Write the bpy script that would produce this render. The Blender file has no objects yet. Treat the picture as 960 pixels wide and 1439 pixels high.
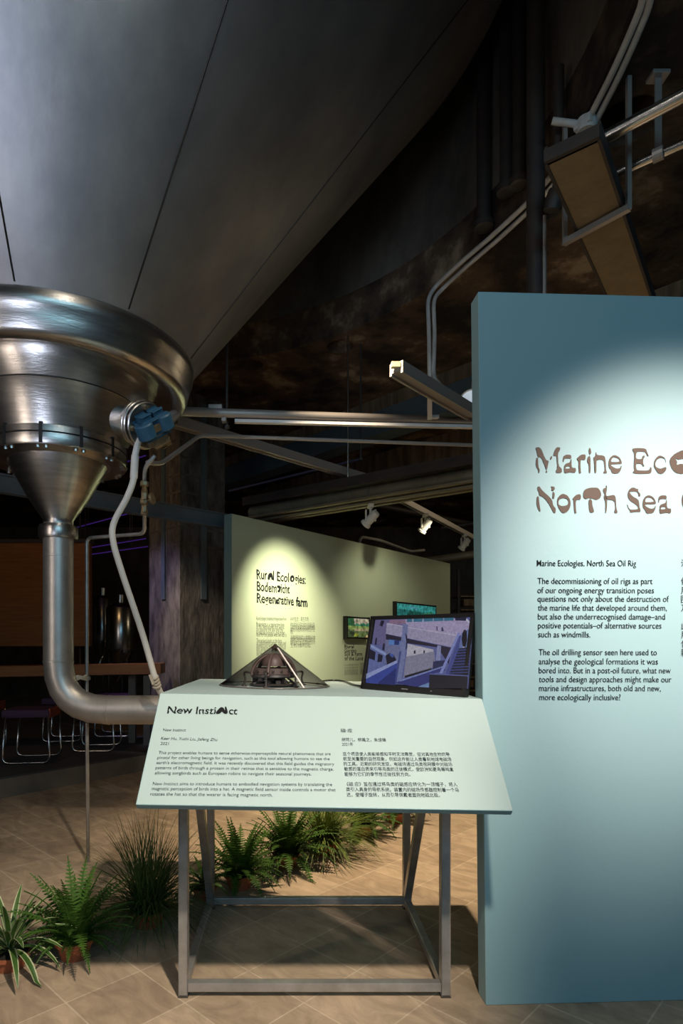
import bpy, bmesh, math, random
from mathutils import Vector as V, Matrix
random.seed(7)
SC = bpy.context.scene
COL = SC.collection
PI = math.pi
# ------------------------------------------------------------------ camera, light, exposure
F, PX0, PY0, H = 850.0, 410.0, 908.0, 1.25     # focal length in px, principal point, eye height
cam_d = bpy.data.cameras.new('camera'); cam = bpy.data.objects.new('camera', cam_d); COL.objects.link(cam)
cam.location = (0, 0, H); cam.rotation_euler = (PI/2, 0, 0)
cam_d.sensor_fit = 'VERTICAL'; cam_d.sensor_height = 36; cam_d.lens = F/1439*36
cam_d.shift_x = (480-PX0)/1439; cam_d.shift_y = (PY0-719.5)/1439
cam_d.clip_start = .05
SC.camera = cam
w = bpy.data.worlds.new('world'); SC.world = w; w.use_nodes = True
w.node_tree.nodes['Background'].inputs[0].default_value = (.42, .6, 1, 1)
w.node_tree.nodes['Background'].inputs[1].default_value = .035
vs = SC.view_settings
vs.view_transform = 'Standard'; vs.look = 'None'; vs.gamma = 1; vs.exposure = 0.0; vs.use_curve_mapping = False
def spot(name, loc, target, power, color, angle, blend, size=.05):
    l = bpy.data.lights.new(name, 'SPOT'); l.energy = power; l.color = color
    l.spot_size = math.radians(angle); l.spot_blend = blend; l.shadow_soft_size = size
    o = bpy.data.objects.new(name, l); COL.objects.link(o); o.location = loc
    o.rotation_euler = (V(target)-V(loc)).to_track_quat('-Z', 'Y').to_euler(); return o
WARM = (1, .85, .68)
spot('light_lectern', (.46, .41, 2.62), (-.13, 2.1, .75), 385, WARM, 48.5, .75)
spot('light_panel', (1.72, .35, 2.75), (1.34, 2.13, 1.50), 620, (1, .81, .68), 43.5, 1.0, .06)
spot('light_floor', (.22, 3.3, 3.6), (.72, 4.15, 0), 760, (1, .78, .52), 68, 1, .03)
spot('light_fill_tank', (-1.5, -.9, 1.3), (-1.35, 2.2, 3.2), 190, (.66, .76, 1), 58, 1, .45)  # unseen fill added behind the camera to brighten the tank cone
spot('light_bar', (-2.9, 6.0, 3.5), (-1.55, 7.1, 1.4), 130, (.66, .55, 1), 44, .8, .1)
spot('light_green', (.55, 5.2, 2.66), (-.05, 6.3, 1.52), 350, (1, .92, .66), 61, 1.0, .03)
spot('light_green_wash', (1.75, 6.6, 2.66), (1.1, 7.7, 1.3), 38, (1, .92, .66), 100, .9, .03)
spot('light_pipe', (.25, 2.3, 3.5), (-.98, 3.42, .85), 55, (1, .84, .64), 34, 1, .04)
spot('light_fill_column', (-1.9, 5.2, 3.4), (-1.0, 7.1, 1.2), 230, (1, .82, .6), 30, 1, .05)  # unseen spot added to brighten the column's right face
def area(name, loc, target, power, color, sx, sy):
    l = bpy.data.lights.new(name, 'AREA'); l.shape = 'RECTANGLE'; l.size = sx; l.size_y = sy; l.energy = power; l.color = color
    o = bpy.data.objects.new(name, l); COL.objects.link(o); o.location = loc
    o.rotation_euler = (V(target)-V(loc)).to_track_quat('-Z', 'Y').to_euler(); return o
area('light_fill_board', (-2.4, 5.9, 3.6), (-3.6, 8.4, 1.4), 4.5, (1, .6, .25), .6, .3)  # unseen light added to brighten the wooden board
area('light_hall', (5.2, 8.5, 3.6), (3.2, 9, 1.5), 14, (1, .8, .5), 1, 1)
area('light_fill_front', (1.2, -3.0, 3.2), (.8, 3, 1.6), 57, (.36, .735, .97), 3.5, 1.2)  # cool fill added behind the camera, stands for no particular source
area('light_fill_soffit', (2.6, 4.6, 2.2), (1.6, 4.6, 4.2), 1.6, (1, .72, .45), .8, .4)  # unseen light added to lift the dark soffit
area('light_fill_streak', (-2.7, .7, 1.9), (-1.3, 3.3, 1.7), 16, (1, .86, .76), .1, 1.8)  # unseen strip added for bright streaks on the pipe and funnel
area('light_fill_steel', (-.2, 1.0, 3.9), (-1.0, 3.3, 2.3), 8, (1, .93, .8), .15, 1.2)  # unseen overhead strip added for the tank steel to reflect

# ------------------------------------------------------------------ helpers
def lin(c):
    return tuple(((x/255)/12.92 if x/255 <= .04045 else ((x/255+.055)/1.055)**2.4) for x in c)
def P(px, py, d): return V(((px-PX0)/F*d, d, H-(py-PY0)/F*d))          # a measured point at distance d
def PZ(px, py, z):
    d = (z-H)*F/(PY0-py); return P(px, py, d)
def hit(px, py, o, n):                                                  # where the sight line meets a plane
    r = V(((px-PX0)/F, 1, (PY0-py)/F)); c = V((0, 0, H))
    return c + r*((V(o)-c).dot(n)/r.dot(n))
MATS = {}
def mat(name, col, rough=.5, metal=0, col2=None, scale=8, detail=6, bump=0, stretch=(1, 1, 1), spec=.5, lo=.35, hi=.65, emit=None, es=0, bscale=None, aniso=0, col3=None):
    if name in MATS: return MATS[name]
    m = bpy.data.materials.new(name); m.use_nodes = True; nt = m.node_tree; b = nt.nodes['Principled BSDF']
    b.inputs['Base Color'].default_value = (*col, 1); b.inputs['Roughness'].default_value = rough
    b.inputs['Metallic'].default_value = metal; b.inputs['Specular IOR Level'].default_value = spec
    if aniso: b.inputs['Anisotropic'].default_value = aniso
    if emit: b.inputs['Emission Color'].default_value = (*emit, 1); b.inputs['Emission Strength'].default_value = es
    if col2 or bump:
        tc = nt.nodes.new('ShaderNodeTexCoord'); mp = nt.nodes.new('ShaderNodeMapping'); mp.inputs['Scale'].default_value = stretch
        nt.links.new(tc.outputs['Object'], mp.inputs[0])
        nz = nt.nodes.new('ShaderNodeTexNoise'); nz.inputs['Scale'].default_value = scale; nz.inputs['Detail'].default_value = detail
        nz.inputs['Roughness'].default_value = .62
        nt.links.new(mp.outputs[0], nz.inputs['Vector'])
        if col2:
            cr = nt.nodes.new('ShaderNodeValToRGB'); e = cr.color_ramp.elements
            e[0].position = lo; e[0].color = (*col, 1); e[1].position = hi; e[1].color = (*col2, 1)
            if col3: x = e.new(min(.95, hi+.09)); x.color = (*col3, 1)
            nt.links.new(nz.outputs['Fac'], cr.inputs[0]); nt.links.new(cr.outputs[0], b.inputs['Base Color'])
        if bump:
            bp = nt.nodes.new('ShaderNodeBump'); bp.inputs['Strength'].default_value = bump; bp.inputs['Distance'].default_value = .02
            src = nz
            if bscale:
                src = nt.nodes.new('ShaderNodeTexNoise'); src.inputs['Scale'].default_value = bscale; src.inputs['Detail'].default_value = 4
                nt.links.new(mp.outputs[0], src.inputs['Vector'])
            nt.links.new(src.outputs['Fac'], bp.inputs['Height']); nt.links.new(bp.outputs[0], b.inputs['Normal'])
    MATS[name] = m; return m

ROOT = {}; KEEP = set()
def thing(name, label, cat, loc=(0, 0, 0), group=None):
    o = bpy.data.objects.new(name, None); COL.objects.link(o); o.location = loc; o.empty_display_size = .1
    o['label'] = label; o['category'] = cat
    if group: o['group'] = group
    ROOT[o] = V(loc); return o
def obj(name, bm, m, parent=None, smooth=None):
    me = bpy.data.meshes.new(name)
    if parent is None:
        xs = [v.co for v in bm.verts]
        off = V(((min(v.x for v in xs)+max(v.x for v in xs))/2, (min(v.y for v in xs)+max(v.y for v in xs))/2, min(v.z for v in xs)))
    else: off = ROOT[parent]
    for v in bm.verts: v.co -= off
    if id(bm) in KEEP: KEEP.discard(id(bm))
    else: bmesh.ops.recalc_face_normals(bm, faces=bm.faces[:])
    bm.to_mesh(me); bm.free()
    for x in (m if isinstance(m, (list, tuple)) else [m]): me.materials.append(x)
    if smooth:
        me.shade_smooth() if hasattr(me, 'shade_smooth') else None
        if smooth is not True:
            me.set_sharp_from_angle(angle=math.radians(smooth))
    o = bpy.data.objects.new(name, me); COL.objects.link(o)
    ROOT[o] = off
    if parent is None: o.location = off
    else: o.parent = parent
    return o
def tag(o, label, cat, group=None):
    o['label'] = label; o['category'] = cat
    if group: o['group'] = group
    return o
def struct(name, bm, m, smooth=None):
    o = obj(name, bm, m, None, smooth); o['kind'] = 'structure'; return o
def BM(): return bmesh.new()
def box(bm, c, s, M=None, mi=0, bev=0):
    r = bmesh.ops.create_cube(bm, size=1); vs_ = r['verts']
    for v in vs_:
        v.co = V((v.co.x*s[0], v.co.y*s[1], v.co.z*s[2]))
        if M: v.co = M @ v.co
        v.co += V(c)
    fs = list({f for v in vs_ for f in v.link_faces})
    for f in fs: f.material_index = mi
    if bev:
        es = list({e for v in vs_ for e in v.link_edges})
        bmesh.ops.bevel(bm, geom=es, offset=bev, segments=2, affect='EDGES', profile=.6)
def frame_of(d, up=V((0, 0, 1))):
    d = d.normalized()
    if abs(d.dot(up)) > .98: up = V((0, 1, 0))
    s = d.cross(up).normalized(); u = s.cross(d); return d, s, u
def bar(bm, p0, p1, w, h, up=V((0, 0, 1)), mi=0, bev=0):
    p0, p1 = V(p0), V(p1); d, s, u = frame_of(p1-p0, up)
    M = Matrix((s, d, u)).transposed()
    box(bm, (p0+p1)/2, (w, (p1-p0).length, h), M, mi, bev)
def fillet(pts, r, n=6):
    pts = [V(p) for p in pts]; out = [pts[0]]
    for i in range(1, len(pts)-1):
        a, b, c = pts[i-1], pts[i], pts[i+1]
        rr = min(r, (a-b).length*.48, (c-b).length*.48)
        p, q = b+(a-b).normalized()*rr, b+(c-b).normalized()*rr
        for k in range(n+1):
            t = k/n; out.append(p*(1-t)**2+b*2*t*(1-t)+q*t*t)
    out.append(pts[-1]); return out
def tube(bm, pts, r, n=12, fr=0, cap=True, mi=0):
    pts = fillet(pts, fr) if fr else [V(p) for p in pts]
    rr = r if isinstance(r, (list, tuple)) else [r]*len(pts)
    rings = []; prev = None
    for i, p in enumerate(pts):
        d = (pts[min(i+1, len(pts)-1)]-pts[max(i-1, 0)]).normalized()
        if prev is None: _, s, u = frame_of(d)
        else:
            s = (prev-d*prev.dot(d)).normalized(); u = s.cross(d)
        prev = s
        rings.append([bm.verts.new(p+(s*math.cos(2*PI*k/n)+u*math.sin(2*PI*k/n))*rr[i]) for k in range(n)])
    for a, b in zip(rings, rings[1:]):
        for k in range(n): bm.faces.new((a[k], a[(k+1) % n], b[(k+1) % n], b[k])).material_index = mi
    if cap: bm.faces.new(rings[0]); bm.faces.new(rings[-1][::-1])
def lathe(bm, prof, c=(0, 0, 0), n=64, M=None, cap=False, mi=0):
    c = V(c); rings = []
    for r, z in prof:
        if r < 1e-6: p = V((0, 0, z)); p = M @ p if M else p; rings.append([bm.verts.new(p+c)])
        else:
            ring = []
            for k in range(n):
                p = V((r*math.cos(2*PI*k/n), r*math.sin(2*PI*k/n), z)); p = M @ p if M else p
                ring.append(bm.verts.new(p+c))
            rings.append(ring)
    for a, b in zip(rings, rings[1:]):
        for k in range(n):
            k2 = (k+1) % n
            if len(a) == 1 and len(b) == 1: continue
            if len(a) == 1: f = bm.faces.new((a[0], b[k2], b[k]))
            elif len(b) == 1: f = bm.faces.new((a[k], a[k2], b[0]))
            else: f = bm.faces.new((a[k], a[k2], b[k2], b[k]))
            f.material_index = mi
    if cap:
        for ring in (rings[0], rings[-1]):
            if len(ring) > 2: bm.faces.new(ring).material_index = mi
def aim(d): return V(d).to_track_quat('Z', 'Y').to_matrix()
def prism(bm, poly, h0, h1):
    a = [bm.verts.new((x, y, h0)) for x, y in poly]; b = [bm.verts.new((x, y, h1)) for x, y in poly]
    n = len(a); bm.faces.new(a); bm.faces.new(b)
    for i in range(n): bm.faces.new((a[i], a[(i+1) % n], b[(i+1) % n], b[i]))
def from_curve(cu):                                                     # any curve datablock to a bmesh
    o = bpy.data.objects.new('tmp', cu); COL.objects.link(o)
    dg = bpy.context.evaluated_depsgraph_get(); dg.update()
    me = bpy.data.meshes.new_from_object(o.evaluated_get(dg)); bm = BM(); bm.from_mesh(me)
    bpy.data.objects.remove(o); bpy.data.meshes.remove(me)
    return bm
def text_bm(s, bold=0, shear=0):
    cu = bpy.data.curves.new('tmp', 'FONT'); cu.body = s; cu.size = 1; cu.offset = bold; cu.resolution_u = 3; cu.shear = shear
    bm = from_curve(cu); bpy.data.curves.remove(cu); return bm
def merge(dst, src):
    me = bpy.data.meshes.new('t'); src.to_mesh(me); src.free(); dst.from_mesh(me); bpy.data.meshes.remove(me)
class Plane:
    """a flat printed face: origin, right and up vectors, outward normal"""
    def __init__(s, o, u, v): s.o = V(o); s.u = V(u).normalized(); s.v = V(v).normalized(); s.n = s.u.cross(s.v)
    def uv(s, px, py): p = hit(px, py, s.o, s.n)-s.o; return p.dot(s.u), p.dot(s.v)
    def at(s, a, b, k=0): return s.o+s.u*a+s.v*b+s.n*k
def line(dst, pl, s, x0, y0, x1, y1, height, bold=0, fit=True, wav=0, k=.0012, shear=0):
    """one line of lettering from (x0,y0) to (x1,y1) on the face"""
    bm = text_bm(s, bold, shear)
    if not bm.verts: bm.free(); return
    a = V(pl.uv(x0, y0)); b = V(pl.uv(x1, y1)); d = b-a
    mx = max(v.co.x for v in bm.verts); mn = min(v.co.x for v in bm.verts)
    sx = d.length/(mx-mn) if fit else height
    if wav: bmesh.ops.subdivide_edges(bm, edges=[e for e in bm.edges if e.calc_length() > .12], cuts=2)
    t = d.normalized(); nrm = V((-t.y, t.x))
    for v in bm.verts:
        x, y = v.co.x, v.co.y
        if wav: x += wav*math.sin(y*13+x*3.1); y += wav*.8*math.sin(x*9.3)*(1 if y > .1 else .3)
        q = a+t*((x-mn)*sx)+nrm*(y*height); v.co = pl.at(q.x, q.y, k)
    merge(dst, bm)
def chaikin(pts, it=2):
    for _ in range(it):
        o = []
        for i, p in enumerate(pts):
            q = pts[(i+1) % len(pts)]; o += [(p[0]*.78+q[0]*.22, p[1]*.78+q[1]*.22), (p[0]*.22+q[0]*.78, p[1]*.22+q[1]*.78)]
        pts = o
    return pts
def blob(dst, pl, polys, f, k=.0012, it=2):
    """cut-out letter shapes; f turns drawing units into photo units"""
    cu = bpy.data.curves.new('tmp', 'CURVE'); cu.dimensions = '2D'; cu.fill_mode = 'BOTH'
    for poly in polys:
        q = [pl.uv(*f(*p)) for p in chaikin(poly, it)]
        sp = cu.splines.new('POLY'); sp.points.add(len(q)-1); sp.use_cyclic_u = True
        for a, b in zip(sp.points, q): a.co = (b[0], b[1], 0, 1)
    bm = from_curve(cu); bpy.data.curves.remove(cu)
    for v in bm.verts: v.co = pl.at(v.co.x, v.co.y, k)
    merge(dst, bm)

# ------------------------------------------------------------------ materials
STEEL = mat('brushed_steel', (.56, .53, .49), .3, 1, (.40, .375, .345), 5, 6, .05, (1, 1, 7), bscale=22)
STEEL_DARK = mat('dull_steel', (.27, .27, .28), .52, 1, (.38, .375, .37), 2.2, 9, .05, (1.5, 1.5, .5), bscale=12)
PIPE = mat('satin_steel_pipe', (.55, .52, .48), .42, .78, (.42, .40, .375), 7, 6, .03)
TUBE = mat('galvanised_tube', (.5, .5, .5), .42, .7, (.36, .35, .34), 11, 8, .06)
BLACK = mat('black_gap', (.006, .006, .006), .6)
SEAM = mat('weld_seam', (.05, .048, .045), .5, .8)
TEAL = mat('teal_paint', (.278, .452, .50), .55, 0, (.286, .46, .507), 3, 3, .03, bscale=60, spec=.3)
TEAL_LIT = mat('teal_paint_lit', (.33, .435, .44), .5, 0, (.338, .443, .448), 3, 3, .02, bscale=60, spec=.3)  # the teal paint again, lightened: strong lamp light put into the colour
GREEN = mat('sage_paint', (.48, .56, .40), .6, 0, (.50, .58, .42), 3, 3, .03, bscale=60, spec=.3)
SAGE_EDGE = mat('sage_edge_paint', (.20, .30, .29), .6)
INK = mat('black_vinyl_lettering', (.012, .013, .015), .9, spec=.1)
BRONZE = mat('bronze_vinyl_lettering', (.068, .051, .042), .6, .2, spec=.3)
CONC = mat('stained_concrete', (.07, .062, .055), .85, 0, (.17, .15, .125), 2.6, 12, .5, (1, 1, .45), bscale=14)
CONC_PALE = mat('streaked_concrete_column', (.05, .044, .04), .85, 0, (.20, .18, .155), 7, 12, .5, (1.3, 1.3, .45), lo=.35, hi=.68, bscale=20)
RUST = mat('rust_stained_soffit', (.02, .013, .01), .9, 0, (.12, .075, .045), 1.7, 14, .8, lo=.42, hi=.57, bscale=9, col3=(.36, .27, .18))
TANW = mat('brown_streaked_concrete', (.10, .068, .04), .85, 0, (.27, .19, .115), 4, 10, .4, (2.5, 2.5, .3), bscale=12)
BLUESTEEL = mat('blue_grey_painted_steel', (.115, .155, .185), .5, .1, (.09, .125, .15), 5, 5)
WHITE = mat('white_plastic', (.70, .68, .63), .45)
CONDUIT = mat('white_conduit', (.62, .61, .60), .5, 0, (.5, .48, .46), 9)
RAIL = mat('grey_aluminium_rail', (.38, .35, .33), .45, .5)
DUCT = mat('pale_metal_duct', (.27, .24, .17), .5, .3, (.2, .175, .12), 6, 5)
TANBOX = mat('tan_insulation_board', (.30, .225, .135), .85, 0, (.24, .175, .10), 9, 8, .3)
DARKPIPE = mat('dark_iron_pipe', (.05, .046, .045), .55, .4, (.075, .06, .055), 6, 6)
BLUE = mat('blue_enamel', (.022, .095, .165), .5, 0, (.016, .07, .125), 14, 5, .1)
BRASS = mat('worn_brass', (.30, .23, .14), .42, .8)
PLASTIC = mat('black_plastic', (.008, .008, .009), .35)
WOOD = mat('orange_brown_wood', (.33, .135, .035), .55, 0, (.24, .09, .022), 3, 8, 0, (1, 1, 12))
PURPLE = mat('purple_seat_pad', (.07, .028, .08), .7)
ORANGE = mat('orange_edge', (.32, .06, .015), .5)
CHROME = mat('chrome_tube', (.6, .6, .6), .25, 1)
STEP = mat('dark_platform_carpet', (.055, .05, .055), .9, 0, (.075, .068, .07), 30)
RISER = mat('tan_platform_riser', (.20, .165, .125), .8, 0, (.16, .13, .10), 6)
TERRA = mat('terracotta', (.42, .13, .055), .8, 0, (.33, .10, .045), 12)
SOIL = mat('dark_potting_soil', (.02, .014, .01), .95)
FERN = mat('fern_green', (.06, .135, .018), .6, 0, (.028, .075, .01), 9, spec=.25)
GRASS = mat('grass_green', (.07, .12, .025), .6, 0, (.03, .065, .012), 6)
LIME = mat('bright_grass_green', (.16, .22, .035), .6, 0, (.08, .13, .02), 6)
SPIDER = mat('spider_plant_green', (.055, .13, .02), .5, 0, (.035, .09, .014), 8)
CREAM = mat('cream_leaf_margin', (.42, .46, .26), .5)
LED = mat('violet_led', (.1, .03, .4), .5, emit=(.25, .08, .9), es=.12)
LAMPW = mat('lit_lamp_face', (.8, .85, .9), .5, emit=(.75, .88, 1), es=.42)
LENS = mat('dim_lens', (.25, .24, .22), .3)

# stone floor: square tiles on the diagonal with pale joints
def floor_mat():
    m = bpy.data.materials.new('stone_tile_floor'); m.use_nodes = True; nt = m.node_tree; b = nt.nodes['Principled BSDF']
    N = nt.nodes.new; L = nt.links.new
    tc = N('ShaderNodeTexCoord'); mp = N('ShaderNodeMapping')
    mp.inputs['Rotation'].default_value = (0, 0, math.radians(45))
    L(tc.outputs['Object'], mp.inputs[0])
    br = N('ShaderNodeTexBrick'); br.offset = 0; br.inputs['Scale'].default_value = 1
    br.inputs['Brick Width'].default_value = .295; br.inputs['Row Height'].default_value = .295
    br.inputs['Mortar Size'].default_value = .0035; br.inputs['Mortar Smooth'].default_value = .4
    br.inputs['Color1'].default_value = (0.498, 0.390, 0.281, 1); br.inputs['Color2'].default_value = (0.390, 0.300, 0.214, 1)
    br.inputs['Mortar'].default_value = (0.60, 0.50, 0.38, 1)
    L(mp.outputs[0], br.inputs['Vector'])
    nz = N('ShaderNodeTexNoise'); nz.inputs['Scale'].default_value = 5; nz.inputs['Detail'].default_value = 10; nz.inputs['Roughness'].default_value = .65
    nz.inputs['Distortion'].default_value = 1.2
    mp2 = N('ShaderNodeMapping'); mp2.inputs['Scale'].default_value = (1, 2.2, 1); L(mp.outputs[0], mp2.inputs[0]); L(mp2.outputs[0], nz.inputs['Vector'])
    cr = N('ShaderNodeValToRGB'); cr.color_ramp.elements[0].position = .3; cr.color_ramp.elements[0].color = (.62, .6, .58, 1)
    cr.color_ramp.elements[1].position = .72; cr.color_ramp.elements[1].color = (1.15, 1.13, 1.1, 1)
    L(nz.outputs['Fac'], cr.inputs[0])
    mx = N('ShaderNodeMix'); mx.data_type = 'RGBA'; mx.blend_type = 'MULTIPLY'; mx.inputs[0].default_value = 1
    L(br.outputs['Color'], mx.inputs[6]); L(cr.outputs[0], mx.inputs[7]); L(mx.outputs[2], b.inputs['Base Color'])
    b.inputs['Roughness'].default_value = .62
    bp = N('ShaderNodeBump'); bp.inputs['Strength'].default_value = .25; bp.inputs['Distance'].default_value = .01
    L(nz.outputs['Fac'], bp.inputs['Height']); L(bp.outputs[0], b.inputs['Normal'])
    return m

# ------------------------------------------------------------------ the setting
bm = BM(); box(bm, (-1, 6.5, -.1), (16, 17, .2)); struct('floor', bm, floor_mat())
fl = [o for o in COL.objects if o.name == 'floor'][0]
AX = V((-1.304, 3.38, 0)); ZS = 4.2; RH = 2.93
# soffit slab with the round opening the tank comes through
bm = BM(); n = 96; x0, x1, y0, y1 = -9, 7, -1.2, 15
sq = []
for k in range(n):
    a = 2*PI*k/n; c, s = math.cos(a), math.sin(a)
    t = min([((x1-AX.x)/c if c > 1e-6 else 1e9), ((x0-AX.x)/c if c < -1e-6 else 1e9), ((y1-AX.y)/s if s > 1e-6 else 1e9), ((y0-AX.y)/s if s < -1e-6 else 1e9)])
    sq.append((AX.x+c*t, AX.y+s*t))
ins = [(AX.x+RH*math.cos(2*PI*k/n), AX.y+RH*math.sin(2*PI*k/n)) for k in range(n)]
lo_i = [bm.verts.new((*p, ZS)) for p in ins]; lo_o = [bm.verts.new((*p, ZS)) for p in sq]
hi_i = [bm.verts.new((*p, ZS+.35)) for p in ins]; hi_o = [bm.verts.new((*p, ZS+.35)) for p in sq]
for k in range(n):
    j = (k+1) % n
    for q in ((lo_i[k], lo_i[j], lo_o[j], lo_o[k]), (hi_i[k], hi_i[j], hi_o[j], hi_o[k]), (lo_i[k], lo_i[j], hi_i[j], hi_i[k]), (lo_o[k], lo_o[j], hi_o[j], hi_o[k])): bm.faces.new(q)
ceil = struct('ceiling', bm, RUST)
cut = BM()
for px, py, r in ((880, 172, .17), (352, 513, .13), (478, 487, .13), (622, 541, .12), (772, 292, .12)):
    p = PZ(px, py, ZS); lathe(cut, [(r, ZS-.2), (r, ZS+.25)], (p.x, p.y, 0), 32, cap=True)
cme = bpy.data.meshes.new('cut'); bmesh.ops.recalc_face_normals(cut, faces=cut.faces[:]); cut.to_mesh(cme); cut.free(); co = bpy.data.objects.new('cut', cme); COL.objects.link(co)
md = ceil.modifiers.new('b', 'BOOLEAN'); md.object = co; md.operation = 'DIFFERENCE'
dg = bpy.context.evaluated_depsgraph_get(); dg.update()
nm = bpy.data.meshes.new_from_object(ceil.evaluated_get(dg)); ceil.modifiers.clear(); ceil.data = nm
bpy.data.objects.remove(co)
# round shaft above the opening, closed at the top
bm = BM(); lathe(bm, [(RH, ZS+.35), (RH, 8), (RH+.2, 8), (RH+.2, ZS+.35)], AX, 96); lathe(bm, [(0, 8), (RH, 8)], AX, 96)
struct('wall_shaft', bm, CONC, True)
for nme, c, s in (('wall_back', (-1, 15.1, 2.1), (16, .2, 4.2)), ('wall_left', (-9.1, 6.5, 2.1), (.2, 17, 4.2)), ('wall_right', (7.1, 6.5, 2.1), (.2, 17, 4.2))):
    bm = BM(); box(bm, c, s); struct(nme, bm, CONC)
# low platform on the left behind the tank
e0, e1 = V((-2.39, 4.96, 0)), V((-1.02, 6.62, 0)); dr = (e1-e0).normalized()
a0 = e0-dr*5
nl = V((-dr.y, dr.x, 0))
bm = BM(); prism(bm, [(p.x, p.y) for p in (a0, e1, e1+nl*6.5, a0+nl*3.6)], 0, .155); struct('trim_1', bm, RISER)
bm = BM(); prism(bm, [(p.x, p.y) for p in (a0+nl*.0, e1, e1+nl*6.5, a0+nl*3.6)], .155, .17); struct('trim_2', bm, STEP)
# concrete column on its corner
t = thing('concrete_column', 'dark stained square concrete column standing behind the tank pipes, left of the green panel', 'column', (-1.274, 6.9, 0))
bm = BM(); c0 = V((-1.274, 7.36, 0)); M45 = Matrix.Rotation(PI/4, 3, 'Z')
box(bm, (c0.x, c0.y, 2.185), (.65, .65, 4.03), M45); obj('shaft', bm, CONC_PALE, t)
for sx in (-1, 1):
    bm = BM(); d = V((sx, -1, 0)).normalized(); q = c0+d*.33
    box(bm, (q.x, q.y, 2.95), (.075, .03, 2.3), Matrix.Rotation(sx*PI/4, 3, 'Z')); obj('steel_strip', bm, BLUESTEEL, t)
    bm = BM()
    for k in range(9):
        if sx > 0: box(bm, (c0.x, c0.y, 2.42+.2*k), (.654, .654, .025), M45)
    if sx > 0: obj('course_band', bm, CONC, t)
    else: bm.free()
# steel beam that runs past the column to the green panel
bm = BM(); p0, p1 = V((-.66, 6.02, 2.49)), V((-2.22, 4.61, 2.49)); d = (p1-p0).normalized()
bar(bm, p0, p0+d*6.2, .01, .13); 
for s in (.065, -.065): bar(bm, p0+V((0, 0, s)), p0+d*6.2+V((0, 0, s)), .075, .012)
tag(obj('steel_beam', bm, BLUESTEEL), 'long blue-grey steel beam crossing behind the tank outlet and the dark column', 'beam')
# downstand beams under the soffit
q0, q1 = V((1.92, 6.43, 0)), V((-.9, 9.53, 0)); bd = (q1-q0).normalized(); bn = V((bd.y, -bd.x, 0))*-1
bm = BM(); bar(bm, q0-bd*2.6+V((0, 0, 4.13)), q1+bd*1.2+V((0, 0, 4.13)), .3, .14); struct('trim_3', bm, TANW)
bm = BM(); bar(bm, q0-bd*2.6+V((0, 0, 3.92)), q1+bd*1.2+V((0, 0, 3.92)), .26, .28)
tag(obj('steel_channel', bm, BLUESTEEL), 'dark blue-grey steel channel running under the nearer tan ceiling beam', 'beam')
off = V((.9, 1.5, 0))
bm = BM(); bar(bm, q0-bd*2+off+V((0, 0, 3.9)), q1+bd*1+off+V((0, 0, 3.9)), .4, .6); struct('trim_4', bm, TANW)

# ------------------------------------------------------------------ the steel tank
K = .79; ZA = 1.9
tank = thing('steel_tank', 'huge conical stainless steel tank hanging over the left with a funnel outlet and bent pipe', 'tank', (AX.x, AX.y, .8))
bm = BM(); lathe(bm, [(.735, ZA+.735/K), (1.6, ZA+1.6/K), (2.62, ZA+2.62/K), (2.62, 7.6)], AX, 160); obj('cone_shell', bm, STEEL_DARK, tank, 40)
zr = ZA+.735/K
def coneP(az, r): # point on the tank cone at azimuth az
    return V((AX.x+r*math.cos(az), AX.y+r*math.sin(az), ZA+r/K))
for px, py in ((20, 420), (181, 458), (268, 512), (-150, 450)):
    az = None
    best = 9
    for k in range(2000):                                               # azimuth of a seam from where it meets the ring
        a = -PI+2*PI*k/2000; p = coneP(a, .745)
        if (p-AX-V((0, 0, p.z))).dot(V((0, 0, 0))-AX) < 0: continue
        e = abs((p.x/p.y)*F+PX0-px)
        if e < best: best, az = e, a
    bm = BM(); tube(bm, [coneP(az, .745)-V((0, 0, .0)), coneP(az, 1.7), coneP(az, 2.6)], .0042, 6); obj('weld_seam', bm, SEAM, tank, True)
bm = BM()
lathe(bm, [(.70, zr+.01), (.740, zr+.003), (.745, zr-.004), (.742, zr-.055), (.735, zr-.068), (.722, zr-.11), (.711, zr-.16), (.697, zr-.186), (.66, zr-.194), (.575, zr-.155), (.525, zr-.135)], AX, 128)
obj('knuckle_ring', bm, STEEL, tank, 50)
bm = BM()
lathe(bm, [(.53, 2.72), (.525, 2.69), (.50, 2.64), (.455, 2.566), (.457, 2.563), (.452, 2.558), (.41, 2.46), (.37, 2.385), (.36, 2.35)], AX, 128)
obj('bowl', bm, STEEL, tank, 25)
bm = BM(); tube(bm, [V((AX.x+.456*math.cos(a), AX.y+.456*math.sin(a), 2.564)) for a in [2*PI*k/96 for k in range(97)]], .0035, 6, cap=False); obj('bowl_weld', bm, SEAM, tank, True)
bm = BM(); lathe(bm, [(.30, 2.362), (.368, 2.362), (.372, 2.358), (.372, 2.327), (.30, 2.327)], AX, 96); obj('flange', bm, STEEL, tank, 35)
bm = BM(); lathe(bm, [(.36, 2.326), (.36, 2.320)], AX, 96); obj('gasket', bm, BLACK, tank, True)
bm = BM(); lathe(bm, [(.27, 2.319), (.372, 2.319), (.372, 2.272), (.366, 2.262), (.24, 2.262)], AX, 96); obj('flange', bm, STEEL, tank, 35)
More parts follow.
